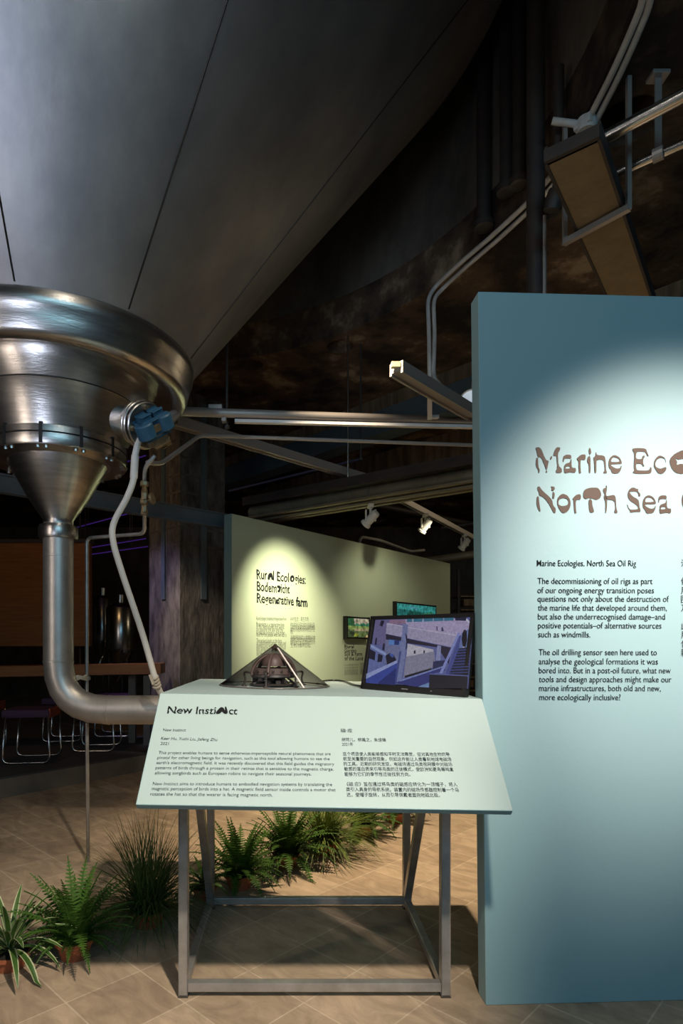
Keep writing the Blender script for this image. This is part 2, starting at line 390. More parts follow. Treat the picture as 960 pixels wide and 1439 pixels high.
for k in range(12):
    a = math.radians(-91.3-20.5+k*30); c, s = math.cos(a), math.sin(a); q = AX+V((c, s, 0))*.345
    cl = BM(); M = Matrix.Rotation(a, 3, 'Z')
    box(cl, AX+V((c, s, 0))*.369+V((0, 0, 2.318)), (.012, .017, .105), M)
    b = obj('flange_clamp', cl, BLACK, tank)
    for z, hh in ((2.256, .009), (2.370, .011)):
        bb = BM()
        for off_ in (-.02, .02):
            w_ = q+V((-s, c, 0))*off_
            lathe(bb, [(0, z-hh), (.011, z-hh), (.012, z), (.011, z+hh*.9), (0, z+hh*.9)], w_, 8)
        obj('bolt', bb, STEEL, b, 35)
bm = BM(); lathe(bm, [(.29, 2.264), (.262, 2.258), (.255, 2.243), (.16, 2.07), (.082, 1.955), (.079, 1.93), (.079, 1.915)], AX, 96); obj('discharge_cone', bm, STEEL, tank, 30)
bm = BM(); lathe(bm, [(.079, 1.922), (.102, 1.920), (.106, 1.905), (.106, 1.862), (.101, 1.848), (.079, 1.846)], AX, 64); obj('clamp_ring', bm, STEEL, tank, 35)
bm = BM(); tube(bm, [AX+V((0, 0, 1.93)), AX+V((0, 0, .894)), AX+V((.98, 0, .894))], .081, 40, fr=.27)
lathe(bm, [(.081, -.02), (.1, -.02), (.1, .02), (0, .02)], AX+V((.98, 0, .894)), 40, aim((1, 0, 0)))
obj('outlet_pipe', bm, PIPE, tank, 50)
for p, ax in ((AX+V((0, 0, 1.165)), (0, 0, 1)), (AX+V((.285, 0, .894)), (1, 0, 0)), (AX+V((0, 0, 1.75)), (0, 0, 1))):
    bm = BM(); lathe(bm, [(.08, -.006), (.0828, -.004), (.0828, .004), (.08, .006)], p, 48, aim(ax)); obj('pipe_weld', bm, PIPE, tank, 40)
# side nozzle with stacked flanges
nz = V((-.775, 2.905, 2.375)); nd = V((.70, -.62, -.34)).normalized()
nz0 = P(196, 596, 2.98)
for nme, a, b, r in (('nozzle_neck', -.16, .0, .075), ('nozzle_flange', .0, .022, .112), ('nozzle_flange', .028, .05, .115), ('nozzle_flange', .056, .075, .108)):
    bm = BM(); lathe(bm, [(0, a), (r-.004, a), (r, a+.004), (r, b-.004), (r-.004, b), (0, b)], nz0, 48, aim(nd)); obj(nme, bm, STEEL, tank, 35)
for k in range(4):
    a = k*PI/2+.4; q = nz0+aim(nd) @ V((.085*math.cos(a), .085*math.sin(a), .075))
    bm = BM(); lathe(bm, [(.013, 0), (.013, .018), (0, .018)], q, 6, aim(nd)); obj('nozzle_bolt', bm, BRASS, tank)
# blue transmitter on the nozzle
tp = nz0+nd*.115
tr = thing('pressure_transmitter', 'blue enamel transmitter head bolted to the side nozzle of the tank', 'sensor', tuple(tp))
Ma = aim(nd); Mb = Ma @ Matrix.Rotation(math.radians(38), 3, 'Z')
bm = BM(); box(bm, tp+Ma @ V((0, 0, .0)), (.12, .075, .075), Mb, bev=.012); obj('body', bm, BLUE, tr)
for s in (-1, 1):
    bm = BM(); lathe(bm, [(0, -.036), (.04, -.036), (.045, -.03), (.045, .03), (.04, .036), (0, .036)], tp+Mb @ V((s*.055, .004, .02)), 20, Mb @ aim((0, 1, 0))); obj('end_cap', bm, BLUE, tr, 35)
    bm = BM(); box(bm, tp+Mb @ V((s*.035, .055, .01)), (.04, .03, .05), Mb, bev=.008); obj('port_boss', bm, BLUE, tr)
bm = BM(); box(bm, tp+Mb @ V((0, 0, .043)), (.035, .03, .006), Mb, bev=.002); obj('name_plate', bm, BRASS, tr)
bm = BM(); box(bm, tp+Mb @ V((0, -.06, .01)), (.07, .05, .05), Mb, bev=.01); box(bm, tp+Mb @ V((.03, -.09, .0)), (.04, .03, .04), Mb, bev=.008); obj('valve_manifold', bm, BRASS, tr)
# white drain hose from the transmitter down to the lectern
hp = [P(197, 612, 2.93), P(190, 640, 2.93), P(188, 672, 2.95), P(178, 700, 2.97), P(160, 735, 3.0), P(159, 760, 3.0), P(170, 800, 3.02), P(200, 890, 3.06), P(223, 968, 3.12), P(237, 985, 3.32)]
def smooth_path(pts, n=8):
    out = []
    for i in range(len(pts)-1):
        a, b, c, d = pts[max(i-1, 0)], pts[i], pts[i+1], pts[min(i+2, len(pts)-1)]
        for k in range(n):
            t_ = k/n; out.append(.5*((2*b)+(c-a)*t_+(2*a-5*b+4*c-d)*t_*t_+(3*b-a-3*c+d)*t_**3))
    out.append(pts[-1]); return out
hs = thing('flexible_hose', 'white flexible hose hanging in a curve from the blue transmitter to behind the lectern', 'hose', tuple(hp[-1]))
bm = BM(); tube(bm, smooth_path(hp), .0155, 14); obj('hose_tube', bm, WHITE, hs, True)
bm = BM(); tube(bm, [hp[1], hp[2]], .0185, 14); obj('cuff', bm, WHITE, hs, 40)
bm = BM()
for k in range(4): lathe(bm, [(.016, -.006), (.023, -.004), (.023, .004), (.016, .006)], P(217+k*1.2, 952+k*4, 3.09), 12, aim(hp[-1]-hp[-3]))
bar(bm, P(211, 948, 3.07), P(216, 962, 3.07), .02, .012); obj('tape_wrap', bm, mat('grubby_tape', (.4, .36, .28), .7), hs)
# thin steel sample line with its shut-off valve
sl = thing('sample_line', 'thin bent steel pipe with a small valve, dropping to the floor beside the tank pipe', 'pipe', (-1.118, 3.3, 0))
pts = [P(218, 640, 3.0), P(203, 657, 3.05), P(203, 690, 3.1), P(203, 750, 3.3), P(122, 756, 3.5), P(122, 1000, 3.5), P(124, 1200, 3.5)]
pts[-1].z = 0
bm = BM(); tube(bm, pts, .0105, 10, fr=.04); obj('line_tube', bm, TUBE, sl, True)
v0, v1 = P(203, 680, 3.07), P(203, 720, 3.16)
bm = BM()
for f_, r, h in ((.0, .023, .014), (.35, .017, .03), (.6, .024, .016), (.8, .015, .03), (1, .019, .014)):
    q = v0.lerp(v1, f_); lathe(bm, [(0, -h), (r*.8, -h), (r, -h*.6), (r, h*.6), (r*.8, h), (0, h)], q, 8)
tube(bm, [v0, v1], .012, 8)
vv = obj('valve', bm, BRASS, sl, 35)
q = v0.lerp(v1, .6)
bm = BM(); lathe(bm, [(0, 0), (.028, .0), (.03, .008), (.03, .014), (0, .018)], q+V((.035, -.01, .01)), 14, aim((1, -.2, .2))); tube(bm, [q, q+V((.04, -.01, .01))], .007, 8); obj('valve_handle', bm, BRASS, vv, 35)
st = BM(); a = P(99, 956, 3.42); b = P(122, 952, 3.49)
for k in range(5): tube(st, [a+V((0, -.03, .01*k-.02)), a.lerp(b, .5)+V((0, -.02, .014*math.sin(k)+.006)), b+V((.004, -.012, .008*k-.016))], .0055, 6)
obj('tape_tie', st, mat('clear_tape', (.5, .47, .4), .35), sl, True)
bm = BM(); lathe(bm, [(.008, -.012), (.02, -.01), (.02, .01), (.008, .012)], P(122, 953, 3.5), 12); obj('tie_clamp', bm, TUBE, sl, 40)

# ------------------------------------------------------------------ rails, tracks, conduits and ducts overhead
ZR = 2.775
def rail(bm, p0, p1, w=.06, h=.055, lip=True):
    bar(bm, p0, p1, w, h)
    if lip:
        d, s, u = frame_of(p1-p0)
        for k in (-1, 1): bar(bm, p0+s*k*w*.42-u*h*.62, p1+s*k*w*.42-u*h*.62, w*.16, h*.3)
cr_ = thing('hanging_rail', 'long pale hanging rail running level from the tank nozzle to the blue panel', 'rail', (.25, 4.06, ZR))
bm = BM(); tube(bm, [P(232, 592, 3.35), P(252, 578, 3.7), P(300, 580, 3.95), P(685, 593, 4.16)], .029, 14, fr=.06); obj('rail_tube', bm, RAIL, cr_, True)
bm = BM(); bar(bm, P(330, 592, 3.98), P(700, 601, 4.17), .035, .02); obj('rail_lip', bm, mat('pale_rail_lip', (.72, .7, .7), .5), cr_)
bm = BM(); box(bm, P(303, 573, 3.98), (.09, .05, .03), bev=.004); box(bm, P(315, 588, 3.98), (.03, .05, .05), bev=.004); obj('rail_clamp', bm, RAIL, cr_)
bm = BM(); rail(bm, PZ(246, 591, 2.95), PZ(575, 690, 2.95), .08, .06)
tag(obj('lighting_track', bm, RAIL), 'grey slotted track sloping away under the hanging rail towards the green panel', 'track')
bt = thing('lighting_track', 'grey slotted track ending in mid-air above the hanging rail, beside the blue panel', 'track', tuple(P(610, 545, 3.6)))
bm = BM(); rail(bm, P(557, 516, 3.45), P(700, 601, 4.36), .09, .055); obj('track_rail', bm, RAIL, bt)
bm = BM(); box(bm, P(556, 513, 3.44), (.05, .03, .03)); obj('end_cap', bm, mat('yellowed_cap', (.55, .52, .3), .5), bt)
bm = BM(); bar(bm, P(604, 553, 3.82), P(604, 587, 4.05), .03, .035); bar(bm, P(604, 586, 4.04), P(616, 586, 4.05), .03, .02); obj('support_bracket', bm, mat('pale_bracket', (.62, .6, .62), .5), bt)
bm = BM(); tube(bm, [P(207, 650, 3.25), P(226, 652, 3.35), P(281, 612, 3.9), P(345, 614, 4.1), P(700, 627, 4.3)], .0125, 10, fr=.06)
tag(obj('thin_pipe', bm, RAIL), 'thin grey pipe running level just below the hanging rail to the blue panel', 'pipe')
# twin white conduit along the rim of the opening
cd = thing('conduit_pair', 'pair of white conduits following the rim of the round ceiling opening down to the track', 'conduit', tuple(PZ(740, 287, ZS-.03)))
zc = ZS-.03
path = [(905, -40), (905, 0), (880, 60), (858, 108), (822, 178), (770, 254), (740, 287), (690, 333), (650, 367), (612, 402)]
for dx, dy in ((0, 0), (10, 9)):
    pts = [PZ(px+dx, py+dy*.4, zc) for px, py in path]
    de = 4.87
    pts += [P(601+dx*.8, 420, de), P(603+dx*.8, 470, de)] + ([P(603+dx*.6, 530, de-.05), P(628, 553, 4.5), P(690, 597, 4.3)] if dx else [P(604, 545, de-.05)])
    bm = BM(); tube(bm, pts, .0165, 10, fr=.08); obj('conduit_tube', bm, CONDUIT, cd, True)
jb = PZ(824, 176, zc-.02)
bm = BM(); box(bm, jb, (.1, .1, .05), Matrix.Rotation(.6, 3, 'Z'), bev=.01); lathe(bm, [(.0, -.04), (.05, -.04), (.055, 0), (.05, .03), (0, .03)], jb, 16); obj('junction_box', bm, CONDUIT, cd, 40)
bm = BM(); tube(bm, [jb, P(776, 170, jb.y+.02)], .019, 10); obj('branch_tube', bm, CONDUIT, cd, True)
# standing pipe on the right
sp = thing('standpipe', 'thick dark vertical pipe rising from behind the blue panel into the round opening', 'pipe', (1.45, 3.6, 0))
bm = BM(); lathe(bm, [(.052, 0), (.052, 7.9)], (1.452, 3.6, 0), 32, cap=True); obj('pipe_shaft', bm, DARKPIPE, sp, 40)
bm = BM(); lathe(bm, [(.013, 0), (.013, 3.75), (.013, 3.78), (0, 3.79)], P(765, 600, 3.56).xy.to_3d(), 12); obj('cable_conduit', bm, RAIL, sp, 40)
for z in (1.9, 3.0):
    bm = BM(); lathe(bm, [(.052, z-.02), (.062, z-.02), (.062, z+.02), (.052, z+.02)], (1.452, 3.6, 0), 32); obj('pipe_collar', bm, DARKPIPE, sp, 40)
# dark pipes on the shaft wall
for i, (px, yb, r, lab) in enumerate(((680, 322, .05, 'dark pipe on the shaft wall, nearest the tank cone'), (712, 272, .045, 'dark pipe on the shaft wall between two others, ending over a pale stain'),
                               (729, 262, .04, 'dark slim pipe on the shaft wall just left of the standpipe'))):
    t_ = (px-PX0)/F; A = 1+t_*t_; B = 2*(t_*-AX.x-AX.y); R_ = RH-r-.03; C_ = AX.x**2+AX.y**2-R_**2
    d = (-B+math.sqrt(B*B-4*A*C_))/(2*A); z = H+(PY0-yb)/F*d
    tt = thing('shaft_pipe', lab, 'pipe', (t_*d, d, z), 'dark pipes on the shaft wall')
    bm = BM(); lathe(bm, [(r, z), (r, 7.9)], (t_*d, d, 0), 20, cap=True); obj('pipe_shaft', bm, DARKPIPE, tt, 40)
    bm = BM(); lathe(bm, [(r, z), (r+.02, z+.005), (r+.02, z+.05), (r, z+.055)], (t_*d, d, 0), 20); obj('pipe_collar', bm, DARKPIPE, tt, 40)
q = P(785, 250, 3.9); 
tt = thing('vent_pipe', 'short dark pipe with an elbow below the junction box, beside the tan duct', 'pipe', tuple(q))
bm = BM(); tube(bm, [P(785, 95, 3.48), P(785, 262, 3.48), P(778, 280, 3.43)], .03, 14, fr=.1); obj('pipe_shaft', bm, DARKPIPE, tt, 40)
bm = BM(); lathe(bm, [(0, -.05), (.045, -.05), (.05, 0), (.045, .05), (0, .05)], P(779, 282, 3.43), 16, aim((.2, -.3, 1))); obj('end_cap', bm, DARKPIPE, tt, 40)
# tan boxed duct on its trapeze, with two shiny conduits beside it
n0 = (PZ(770, 235, 3.55)+PZ(840, 192, 3.55))/2; n1 = (PZ(848, 410, 3.55)+PZ(914, 410, 3.55))/2
td = thing('boxed_duct', 'tan boxed duct hanging under the rusty ceiling above the blue panel', 'duct', tuple(n0))
bm = BM(); e = n1+(n1-n0)*1.2; bar(bm, n0+V((0, 0, .03)), e+V((0, 0, .03)), .215, .06); obj('casing', bm, TANBOX, td)
dd, ss, uu = frame_of(n1-n0)
bm = BM()
for k in (-1, 1): bar(bm, n0+ss*k*.115+V((0, 0, .04)), e+ss*k*.115+V((0, 0, .04)), .014, .09)
obj('side_trim', bm, DARKPIPE, td)
bm = BM(); bar(bm, n0+V((0, 0, .03))-dd*.02, n0+dd*.012+V((0, 0, .03)), .24, .06); obj('end_frame', bm, DARKPIPE, td)
hm = (PZ(803, 331, 3.54)+PZ(873, 293, 3.54))/2
tz = thing('duct_hanger', 'grey angle-iron trapeze hanger holding up the tan duct', 'hanger', tuple(hm))
hd = (PZ(873, 293, 3.54)-PZ(803, 331, 3.54)).normalized()
bm = BM(); bar(bm, hm-hd*.175-V((0, 0, .018)), hm+hd*.175-V((0, 0, .018)), .03, .03); obj('cross_bar', bm, RAIL, tz)
for k in (-1, 1):
    bm = BM(); q = hm+hd*k*.17; bar(bm, q-V((0, 0, .03)), V((q.x, q.y, ZS+.01)), .022, .022); obj('hanger_rod', bm, RAIL, tz)
for lab, a, b, r in (('shiny steel conduit passing over the end of the tan duct', (780, 231), (1030, 97), .03), ('shiny steel conduit just right of the tan duct, the lower of two', (858, 248), (1030, 170), .022)):
    bm = BM(); tube(bm, [PZ(*a, 3.79), PZ(*b, 3.79)], r, 16); tag(obj('steel_conduit', bm, CHROME, None, 40), lab, 'conduit', 'shiny conduits above the blue panel')
ih = P(925, 215, 3.12)
tt = thing('strap_hanger', 'flat dark strap hanging from the ceiling to the shiny conduits at the right', 'hanger', tuple(ih))
bm = BM(); bar(bm, V((ih.x, ih.y, 3.77)), V((ih.x, ih.y, ZS)), .035, .008); obj('strap', bm, RAIL, tt)
bm = BM(); box(bm, (ih.x, ih.y, ZS-.012), (.09, .07, .02), bev=.004); obj('foot_plate', bm, RAIL, tt)
bm = BM(); lathe(bm, [(.023, -.02), (.028, -.02), (.028, .02), (.023, .02)], PZ(925, 217, 3.42), 14, aim(PZ(1030, 170, 3.42)-PZ(858, 248, 3.42))); obj('clip', bm, RAIL, tt)
# large round duct in its channel over the green panel
r0, r1 = V((1.95, 4.86, 2.70)), V((-.43, 6.62, 2.70)); gd = thing('round_duct', 'round ribbed duct in a long channel, lit from below, sloping over the green panel', 'duct', tuple((r0+r1)/2))
dd, ss, uu = frame_of(r1-r0)
bm = BM(); bar(bm, r0+uu*.125, r1+uu*.125-dd*-.0, .34, .035); bar(bm, r0+uu*.1-ss*.16, r1+uu*.1-ss*.16, .015, .09); bar(bm, r0+uu*.1+ss*.16, r1+uu*.1+ss*.16, .015, .09); obj('top_channel', bm, DARKPIPE, gd)
bm = BM(); tube(bm, [r0, r1], .075, 24); obj('duct_tube', bm, DUCT, gd, 40)
for k in range(13):
    bm = BM(); q = r0.lerp(r1, (k+.5)/13); lathe(bm, [(.075, -.008), (.079, -.006), (.079, .006), (.075, .008)], q, 24, aim(dd)); obj('duct_rib', bm, DUCT, gd, 40)
for k, z in ((0, -.065), (1, -.095)):
    bm = BM(); bar(bm, r0+uu*z-ss*(.085-.06*k), r1+uu*z-ss*(.085-.06*k), .05, .02); bar(bm, r0+uu*z+ss*.085, r1+uu*z+ss*.085, .05, .02); obj('lower_rail', bm, DUCT, gd)
# threaded hangers
for i, (px, y0_, y1_, d, lab) in enumerate(((489, 560, 674, 5.75, 'bright threaded rod hanging in front of the brown ceiling beam'), (507, 560, 645, 5.9, 'dull rod hanging just right of the bright threaded rod'),
                              (172/2.18+240, 570, 600, 4.02, 'dark rod holding the hanging rail close to the tank'))):
    tt = thing('hanger_rod', lab, 'rod', tuple(P(px, y1_, d)), 'rods hanging from the ceiling'); bm = BM(); q = P(px, y1_, d)
    lathe(bm, [(0, q.z), (.009, q.z), (.009, ZS), (0, ZS)], (q.x, q.y, 0), 10); obj('rod', bm, CHROME if i == 0 else DARKPIPE, tt, 40)
    bm = BM(); lathe(bm, [(0, q.z-.01), (.018, q.z-.01), (.018, q.z+.01), (0, q.z+.01)], (q.x, q.y, 0), 6); obj('nut', bm, DARKPIPE, tt)
bm = BM(); tube(bm, [P(507, 645, 5.9), P(445, 660, 6.4), P(322, 690, 7.2)], .012, 8)
tag(obj('ceiling_cable', bm, mat('dull_violet_cable', (.10, .09, .16), .6)), 'thin dark cable running off towards the column from the dull rod', 'cable')
# spotlight track along the green panel
tA, tB = V((.95, 5.98, 0)), P(700, 775, 9.6); tA.z = tB.z = ZR
bm = BM(); rail(bm, tA, tB, .05, .045); tag(obj('lighting_track', bm, RAIL), 'pale track with white spotlights hanging in front of the green panel', 'track')
def spotlight(px, yc, q, lab, aimd):
    tq = (px-PX0)/F; k = (tq*tA.y-tA.x)/((tB.x-tA.x)-tq*(tB.y-tA.y)); q = q or tA.lerp(tB, k)
    tt = thing('track_spotlight', lab, 'spotlight', (q.x, q.y, q.z-.2), 'white spotlights on the track')
    bm = BM(); box(bm, q-V((0, 0, .04)), (.05, .1, .035), bev=.005); obj('adapter', bm, WHITE, tt)
    bm = BM(); tube(bm, [q-V((0, 0, .05)), q-V((0, 0, .12))], .012, 10); box(bm, q-V((.045, 0, .13)), (.012, .05, .11), bev=.003); box(bm, q-V((-.045, 0, .13)), (.012, .05, .11), bev=.003); obj('yoke', bm, WHITE, tt)
    M = aim(aimd); h = q-V((0, 0, .16))
    bm = BM(); lathe(bm, [(0, -.085), (.034, -.085), (.04, -.07), (.042, .05), (.052, .06), (.052, .08), (.046, .08), (.042, .06), (0, .055)], h, 24, M); obj('lamp_head', bm, WHITE, tt, 40)
    bm = BM(); lathe(bm, [(0, .058), (.04, .058)], h, 24, M); obj('lens', bm, LENS, tt)
spotlight(598, 735, 0, 'left one of the two white track spotlights in the gap beside the blue panel', (-.5, .45, -.75))
spotlight(653, 752, 0, 'white track spotlight closest to the edge of the blue panel', (-.5, .45, -.75))
spotlight(521, 716, V((.75, 5.747, 2.62)), 'white track spotlight half hidden under the round duct', (-.6, .5, -.6))
lp = P(663, 566, 4.7); tt = thing('floodlight', 'pale floodlight glowing beside the edge of the blue panel above the rails', 'lamp', tuple(lp-V((0, 0, .09))))
M = aim((-.25, -.9, -.35))
bm = BM(); lathe(bm, [(0, -.08), (.05, -.075), (.09, -.02), (.1, .03), (.1, .045), (.092, .045), (.088, .03)], lp, 28, M); obj('housing', bm, WHITE, tt, 40)
bm = BM(); lathe(bm, [(0, .04), (.088, .036)], lp, 28, M); obj('lit_lens', bm, LAMPW, tt)
bm = BM(); tube(bm, [lp+V((.0, .05, .03)), lp+V((.05, .12, .22)), V((lp.x+.05, lp.y+.12, 3.42))], .012, 8, fr=.04); obj('bracket_arm', bm, RAIL, tt, True)
bm = BM(); tube(bm, [P(504, 775, 7.52), P(506, 754, 7.52), P(534, 759, 7.92), P(577, 775, 8.52), P(596, 773, 8.85)], .018, 10, fr=.1)
tag(obj('wall_conduit', bm, CONDUIT, None, True), 'slim pale conduit looping along the top of the green panel', 'conduit')
for (a, b, r, lab) in ((P(590, 790, 10.5), P(720, 772, 10.2), .07, 'pale pipe crossing level behind the far end of the green panel'), (P(620, 742, 9.9), P(720, 728, 9.6), .03, 'thin pipe crossing high behind the spotlight track'), (P(430, 690, 9), P(690, 742, 11.5), .05, 'dark pipe running away high over the green panel')):
    bm = BM(); tube(bm, [a, b], r, 14); tag(obj('ceiling_pipe', bm, DUCT if r > .06 else DARKPIPE, None, 40), lab, 'pipe', 'pipes over the far hall')
# shelving seen in the gap at the far end
fs = thing('storage_rack', 'dim rack of boxes seen in the gap past the green panel', 'shelf', (3.0, 10.2, 0))
bm = BM()
for k in range(9): bar(bm, V((2.72, 10.0, .3+.22*k)), V((3.9, 10.2, .3+.22*k)), .35, .02)
obj('shelf_board', bm, TANW, fs)
for x in (2.72, 3.25, 3.9):
    bm = BM(); bar(bm, V((x, 9.86+(x-2.72)*.17, 0)), V((x, 9.86+(x-2.72)*.17, 2.5)), .04, .04); obj('upright', bm, DARKPIPE, fs)
for k in range(8):
    bm = BM(); box(bm, (2.85+.03*(k % 2), 9.95, .42+.22*k), (.16, .22, .11), bev=.006); obj('storage_box', bm, TANW if k % 2 else DARKPIPE, fs)

# ------------------------------------------------------------------ blue exhibition panel
pu = V((math.cos(math.radians(2.5)), math.sin(math.radians(2.5)), 0)); pn = V((pu.y, -pu.x, 0))
po = V((.676, 2.104, 0))
bp_ = thing('exhibition_panel', 'tall teal-blue freestanding exhibition panel with a bronze heading', 'panel', tuple(po))
bm = BM()
fr_ = [po, po+pu*2.4, po+pu*2.4+V((0, 0, 2.484)), po+V((-.0272, 0, 2.484))]
vv_ = [bm.verts.new(p) for p in fr_]+[bm.verts.new(p-pn*.075) for p in fr_]
for q in ((0, 1, 2, 3), (7, 6, 5, 4), (0, 4, 5, 1), (1, 5, 6, 2), (2, 6, 7, 3), (3, 7, 4, 0)): bm.faces.new([vv_[i] for i in q])
bmesh.ops.bevel(bm, geom=bm.edges[:], offset=.002, segments=1, affect='EDGES')
obj('board', bm, TEAL, bp_)
PB = Plane(po, pu, V((0, 0, 1)))
# heading, letter by letter
f1 = lambda x, y: (740+x/8, 615+y/8)
f2 = lambda x, y: (850+x/8.727, 615+y/8.727)
hb = BM()
A_out = [(408, 275), (408, 235), (425, 195), (500, 190), (505, 240), (470, 232), (425, 238), (415, 275)]
A_low = [(505, 238), (505, 325), (520, 342), (555, 340), (550, 400), (490, 388), (430, 405), (420, 370), (425, 315), (440, 292), (490, 280), (500, 240)]
A_hole = [(435, 340), (450, 325), (480, 322), (492, 335), (485, 348), (440, 352)]
R1 = [(562, 240), (600, 200), (625, 190), (665, 190), (662, 255), (620, 248), (606, 262), (608, 370), (615, 402), (588, 402), (585, 290), (582, 262)]
for polys in ([[(100, 108), (158, 108), (215, 255), (250, 258), (240, 310), (230, 355), (225, 370), (215, 345), (175, 240), (155, 218), (128, 225), (112, 150)]],
    [[(218, 372), (230, 372), (234, 392), (218, 394)]], [[(108, 228), (130, 225), (132, 330), (148, 358), (147, 385), (140, 400), (130, 395), (135, 365), (105, 325)]],
    [[(330, 108), (382, 110), (372, 150), (352, 172), (358, 320), (395, 345), (398, 385), (385, 398), (335, 398), (328, 372), (345, 350), (345, 330), (338, 205), (310, 205), (298, 200)]],
    [[(262, 250), (270, 215), (290, 205), (282, 245)]], [A_out], [A_low, A_hole], [R1],
    [[(708, 112), (722, 130), (728, 175), (715, 192), (702, 180), (700, 135)]], [[(718, 195), (720, 395), (702, 405), (700, 295), (682, 280), (682, 225)]],
    [[(778, 165), (785, 165), (788, 198), (875, 200), (890, 260), (892, 360), (908, 402), (865, 402), (868, 380), (880, 370), (872, 265), (850, 248), (790, 252), (785, 270), (785, 400), (765, 402), (762, 290), (750, 225), (776, 205)]],
    [[(125, 548), (150, 550), (165, 585), (285, 690), (300, 770), (330, 795), (325, 850), (305, 850), (235, 715), (175, 660), (145, 655), (138, 610), (120, 585)]],
    [[(115, 662), (138, 660), (142, 740), (158, 820), (150, 840), (112, 765)]], [[(268, 548), (315, 552), (318, 580), (300, 602), (278, 595), (282, 565)]], [[(292, 605), (316, 620), (312, 690), (290, 688)]],
    [[(345, 690), (375, 645), (410, 630), (460, 650), (492, 700), (495, 770), (465, 830), (420, 852), (385, 835), (345, 760)], [(358, 720), (370, 695), (410, 678), (460, 690), (475, 730), (455, 762), (400, 772), (360, 755)]],
    [[(515, 685), (560, 640), (612, 635), (610, 700), (565, 700), (552, 720), (556, 830), (565, 850), (535, 850), (530, 710)]],
    [[(640, 605), (660, 580), (720, 562), (800, 562), (830, 600), (842, 645), (820, 690), (780, 702), (735, 685), (700, 680), (665, 695), (635, 670)]], [[(695, 690), (735, 695), (740, 770), (765, 840), (705, 848)]],
    [[(895, 535), (905, 540), (902, 600), (892, 640), (905, 665), (905, 770), (895, 850), (885, 850), (886, 710), (872, 690), (868, 655), (880, 640), (858, 600), (865, 568), (890, 565)]]):
    blob(hb, PB, polys, f1)
E_out = [(45, 290), (70, 235), (120, 210), (180, 240), (210, 300), (205, 322), (190, 325), (75, 328), (75, 345), (140, 382), (185, 375), (200, 345), (208, 350), (195, 400), (170, 440), (90, 442), (80, 400), (48, 370)]
E_hole = [(75, 290), (85, 255), (120, 238), (165, 255), (190, 290), (150, 300), (80, 300)]
for polys in ([E_out, E_hole], [[(x+418, y+492) for x, y in E_out], [(x+418, y+492) for x, y in E_hole]],
    [[(332, 128), (505, 130), (520, 185), (540, 232), (520, 228), (500, 178), (430, 170), (385, 180), (378, 262), (455, 265), (458, 230), (480, 215), (492, 235), (470, 262), (468, 320), (488, 352), (465, 355), (455, 322), (380, 320), (385, 385), (400, 402), (520, 405), (550, 390), (555, 362), (572, 365), (572, 420), (555, 445), (360, 445), (342, 425), (362, 400), (355, 380), (362, 190), (345, 170)]],
    [[(745, 320), (740, 260), (690, 245), (640, 268), (615, 320), (625, 360), (680, 385), (740, 360), (755, 365), (752, 400), (715, 445), (655, 445), (630, 400), (600, 360), (605, 280), (650, 225), (685, 220), (735, 245), (750, 290)]],
    [[(790, 300), (810, 240), (870, 190), (960, 148), (1060, 180), (1120, 300), (1080, 410), (1000, 445), (890, 445), (830, 400)], [(860, 245), (900, 275), (950, 262), (1020, 270), (1060, 310), (1010, 335), (930, 318), (885, 335), (880, 325), (890, 300)]],
    [[(0, 720), (60, 712), (115, 700), (135, 740), (140, 870), (160, 925), (118, 928), (115, 905), (128, 880), (122, 770), (20, 760), (0, 755)]],
    [[(270, 815), (282, 825), (290, 860), (310, 885), (400, 880), (412, 860), (390, 825), (300, 770), (280, 720), (285, 660), (320, 615), (365, 612), (385, 630), (408, 625), (408, 665), (430, 680), (438, 722), (412, 720), (410, 680), (380, 660), (300, 665), (305, 680), (345, 725), (415, 760), (425, 850), (442, 915), (380, 910), (310, 925), (308, 895), (285, 870)]],
    [[(940, 780), (955, 690), (1010, 640), (1070, 690), (1080, 800), (1030, 900), (965, 880)], [(965, 780), (985, 700), (1040, 710), (1050, 800), (1010, 860)]]):
    blob(hb, PB, polys, f2)
fA = lambda x, y: (f1(x, y)[0]+134, f1(x, y)[1]+57)
blob(hb, PB, [A_out], fA); blob(hb, PB, [A_low, A_hole], fA)
KEEP.add(id(hb))
obj('heading_lettering', hb, BRONZE, bp_)
tx = BM()
for s, x0_, x1_, y in (('Marine Ecologies. North Sea Oil Rig', 754.5, 894, 795.5), ('The decommissioning of oil rigs as part', 755.5, 917, 820.5), ('of our ongoing energy transition poses', 755.3, 919, 833.5), ('questions not only about the destruction of', 755.5, 940, 845.5),
        ('the marine life that developed around them,', 756, 937, 858), ('but also the underrecognised damage–and', 756, 934.5, 870.5), ('positive potentials–of alternative sources', 756, 929.5, 883), ('such as windmills.', 756.3, 829.5, 895.5),
        ('The oil drilling sensor seen here used to', 757, 923, 920.5), ('analyse the geological formations it was', 757, 924.5, 933.5), ('bored into. But in a post-oil future, what new', 757.2, 942.5, 946), ('tools and design approaches might make our', 757.3, 943.5, 958.5), ('marine infrastructures, both old and new,', 757.4, 928.5, 971), ('more ecologically inclusive?', 757.8, 872, 983.7)):
    line(tx, PB, s, x0_, y, x1_, y+.3, .0305, bold=.002)
for s, y in (('海洋生态：北海石油钻井平台', 796), ('作为能源转型的一部分，石油', 821), ('用平台的退役不仅引发了关于', 834), ('围绕其发展的海洋生物的问题', 846.5), ('及其潜在价值的讨论。', 859), ('此处所见的石油钻探传感器曾', 884), ('用于分析其所钻探的地质构造', 896.5), ('但在后石油时代的未来，', 909), ('新的工具与设计方法。', 921.5)):
    line(tx, PB, s, 957, y, 957+len(s)*11, y, .030)
KEEP.add(id(tx))
obj('body_text', tx, INK, bp_)

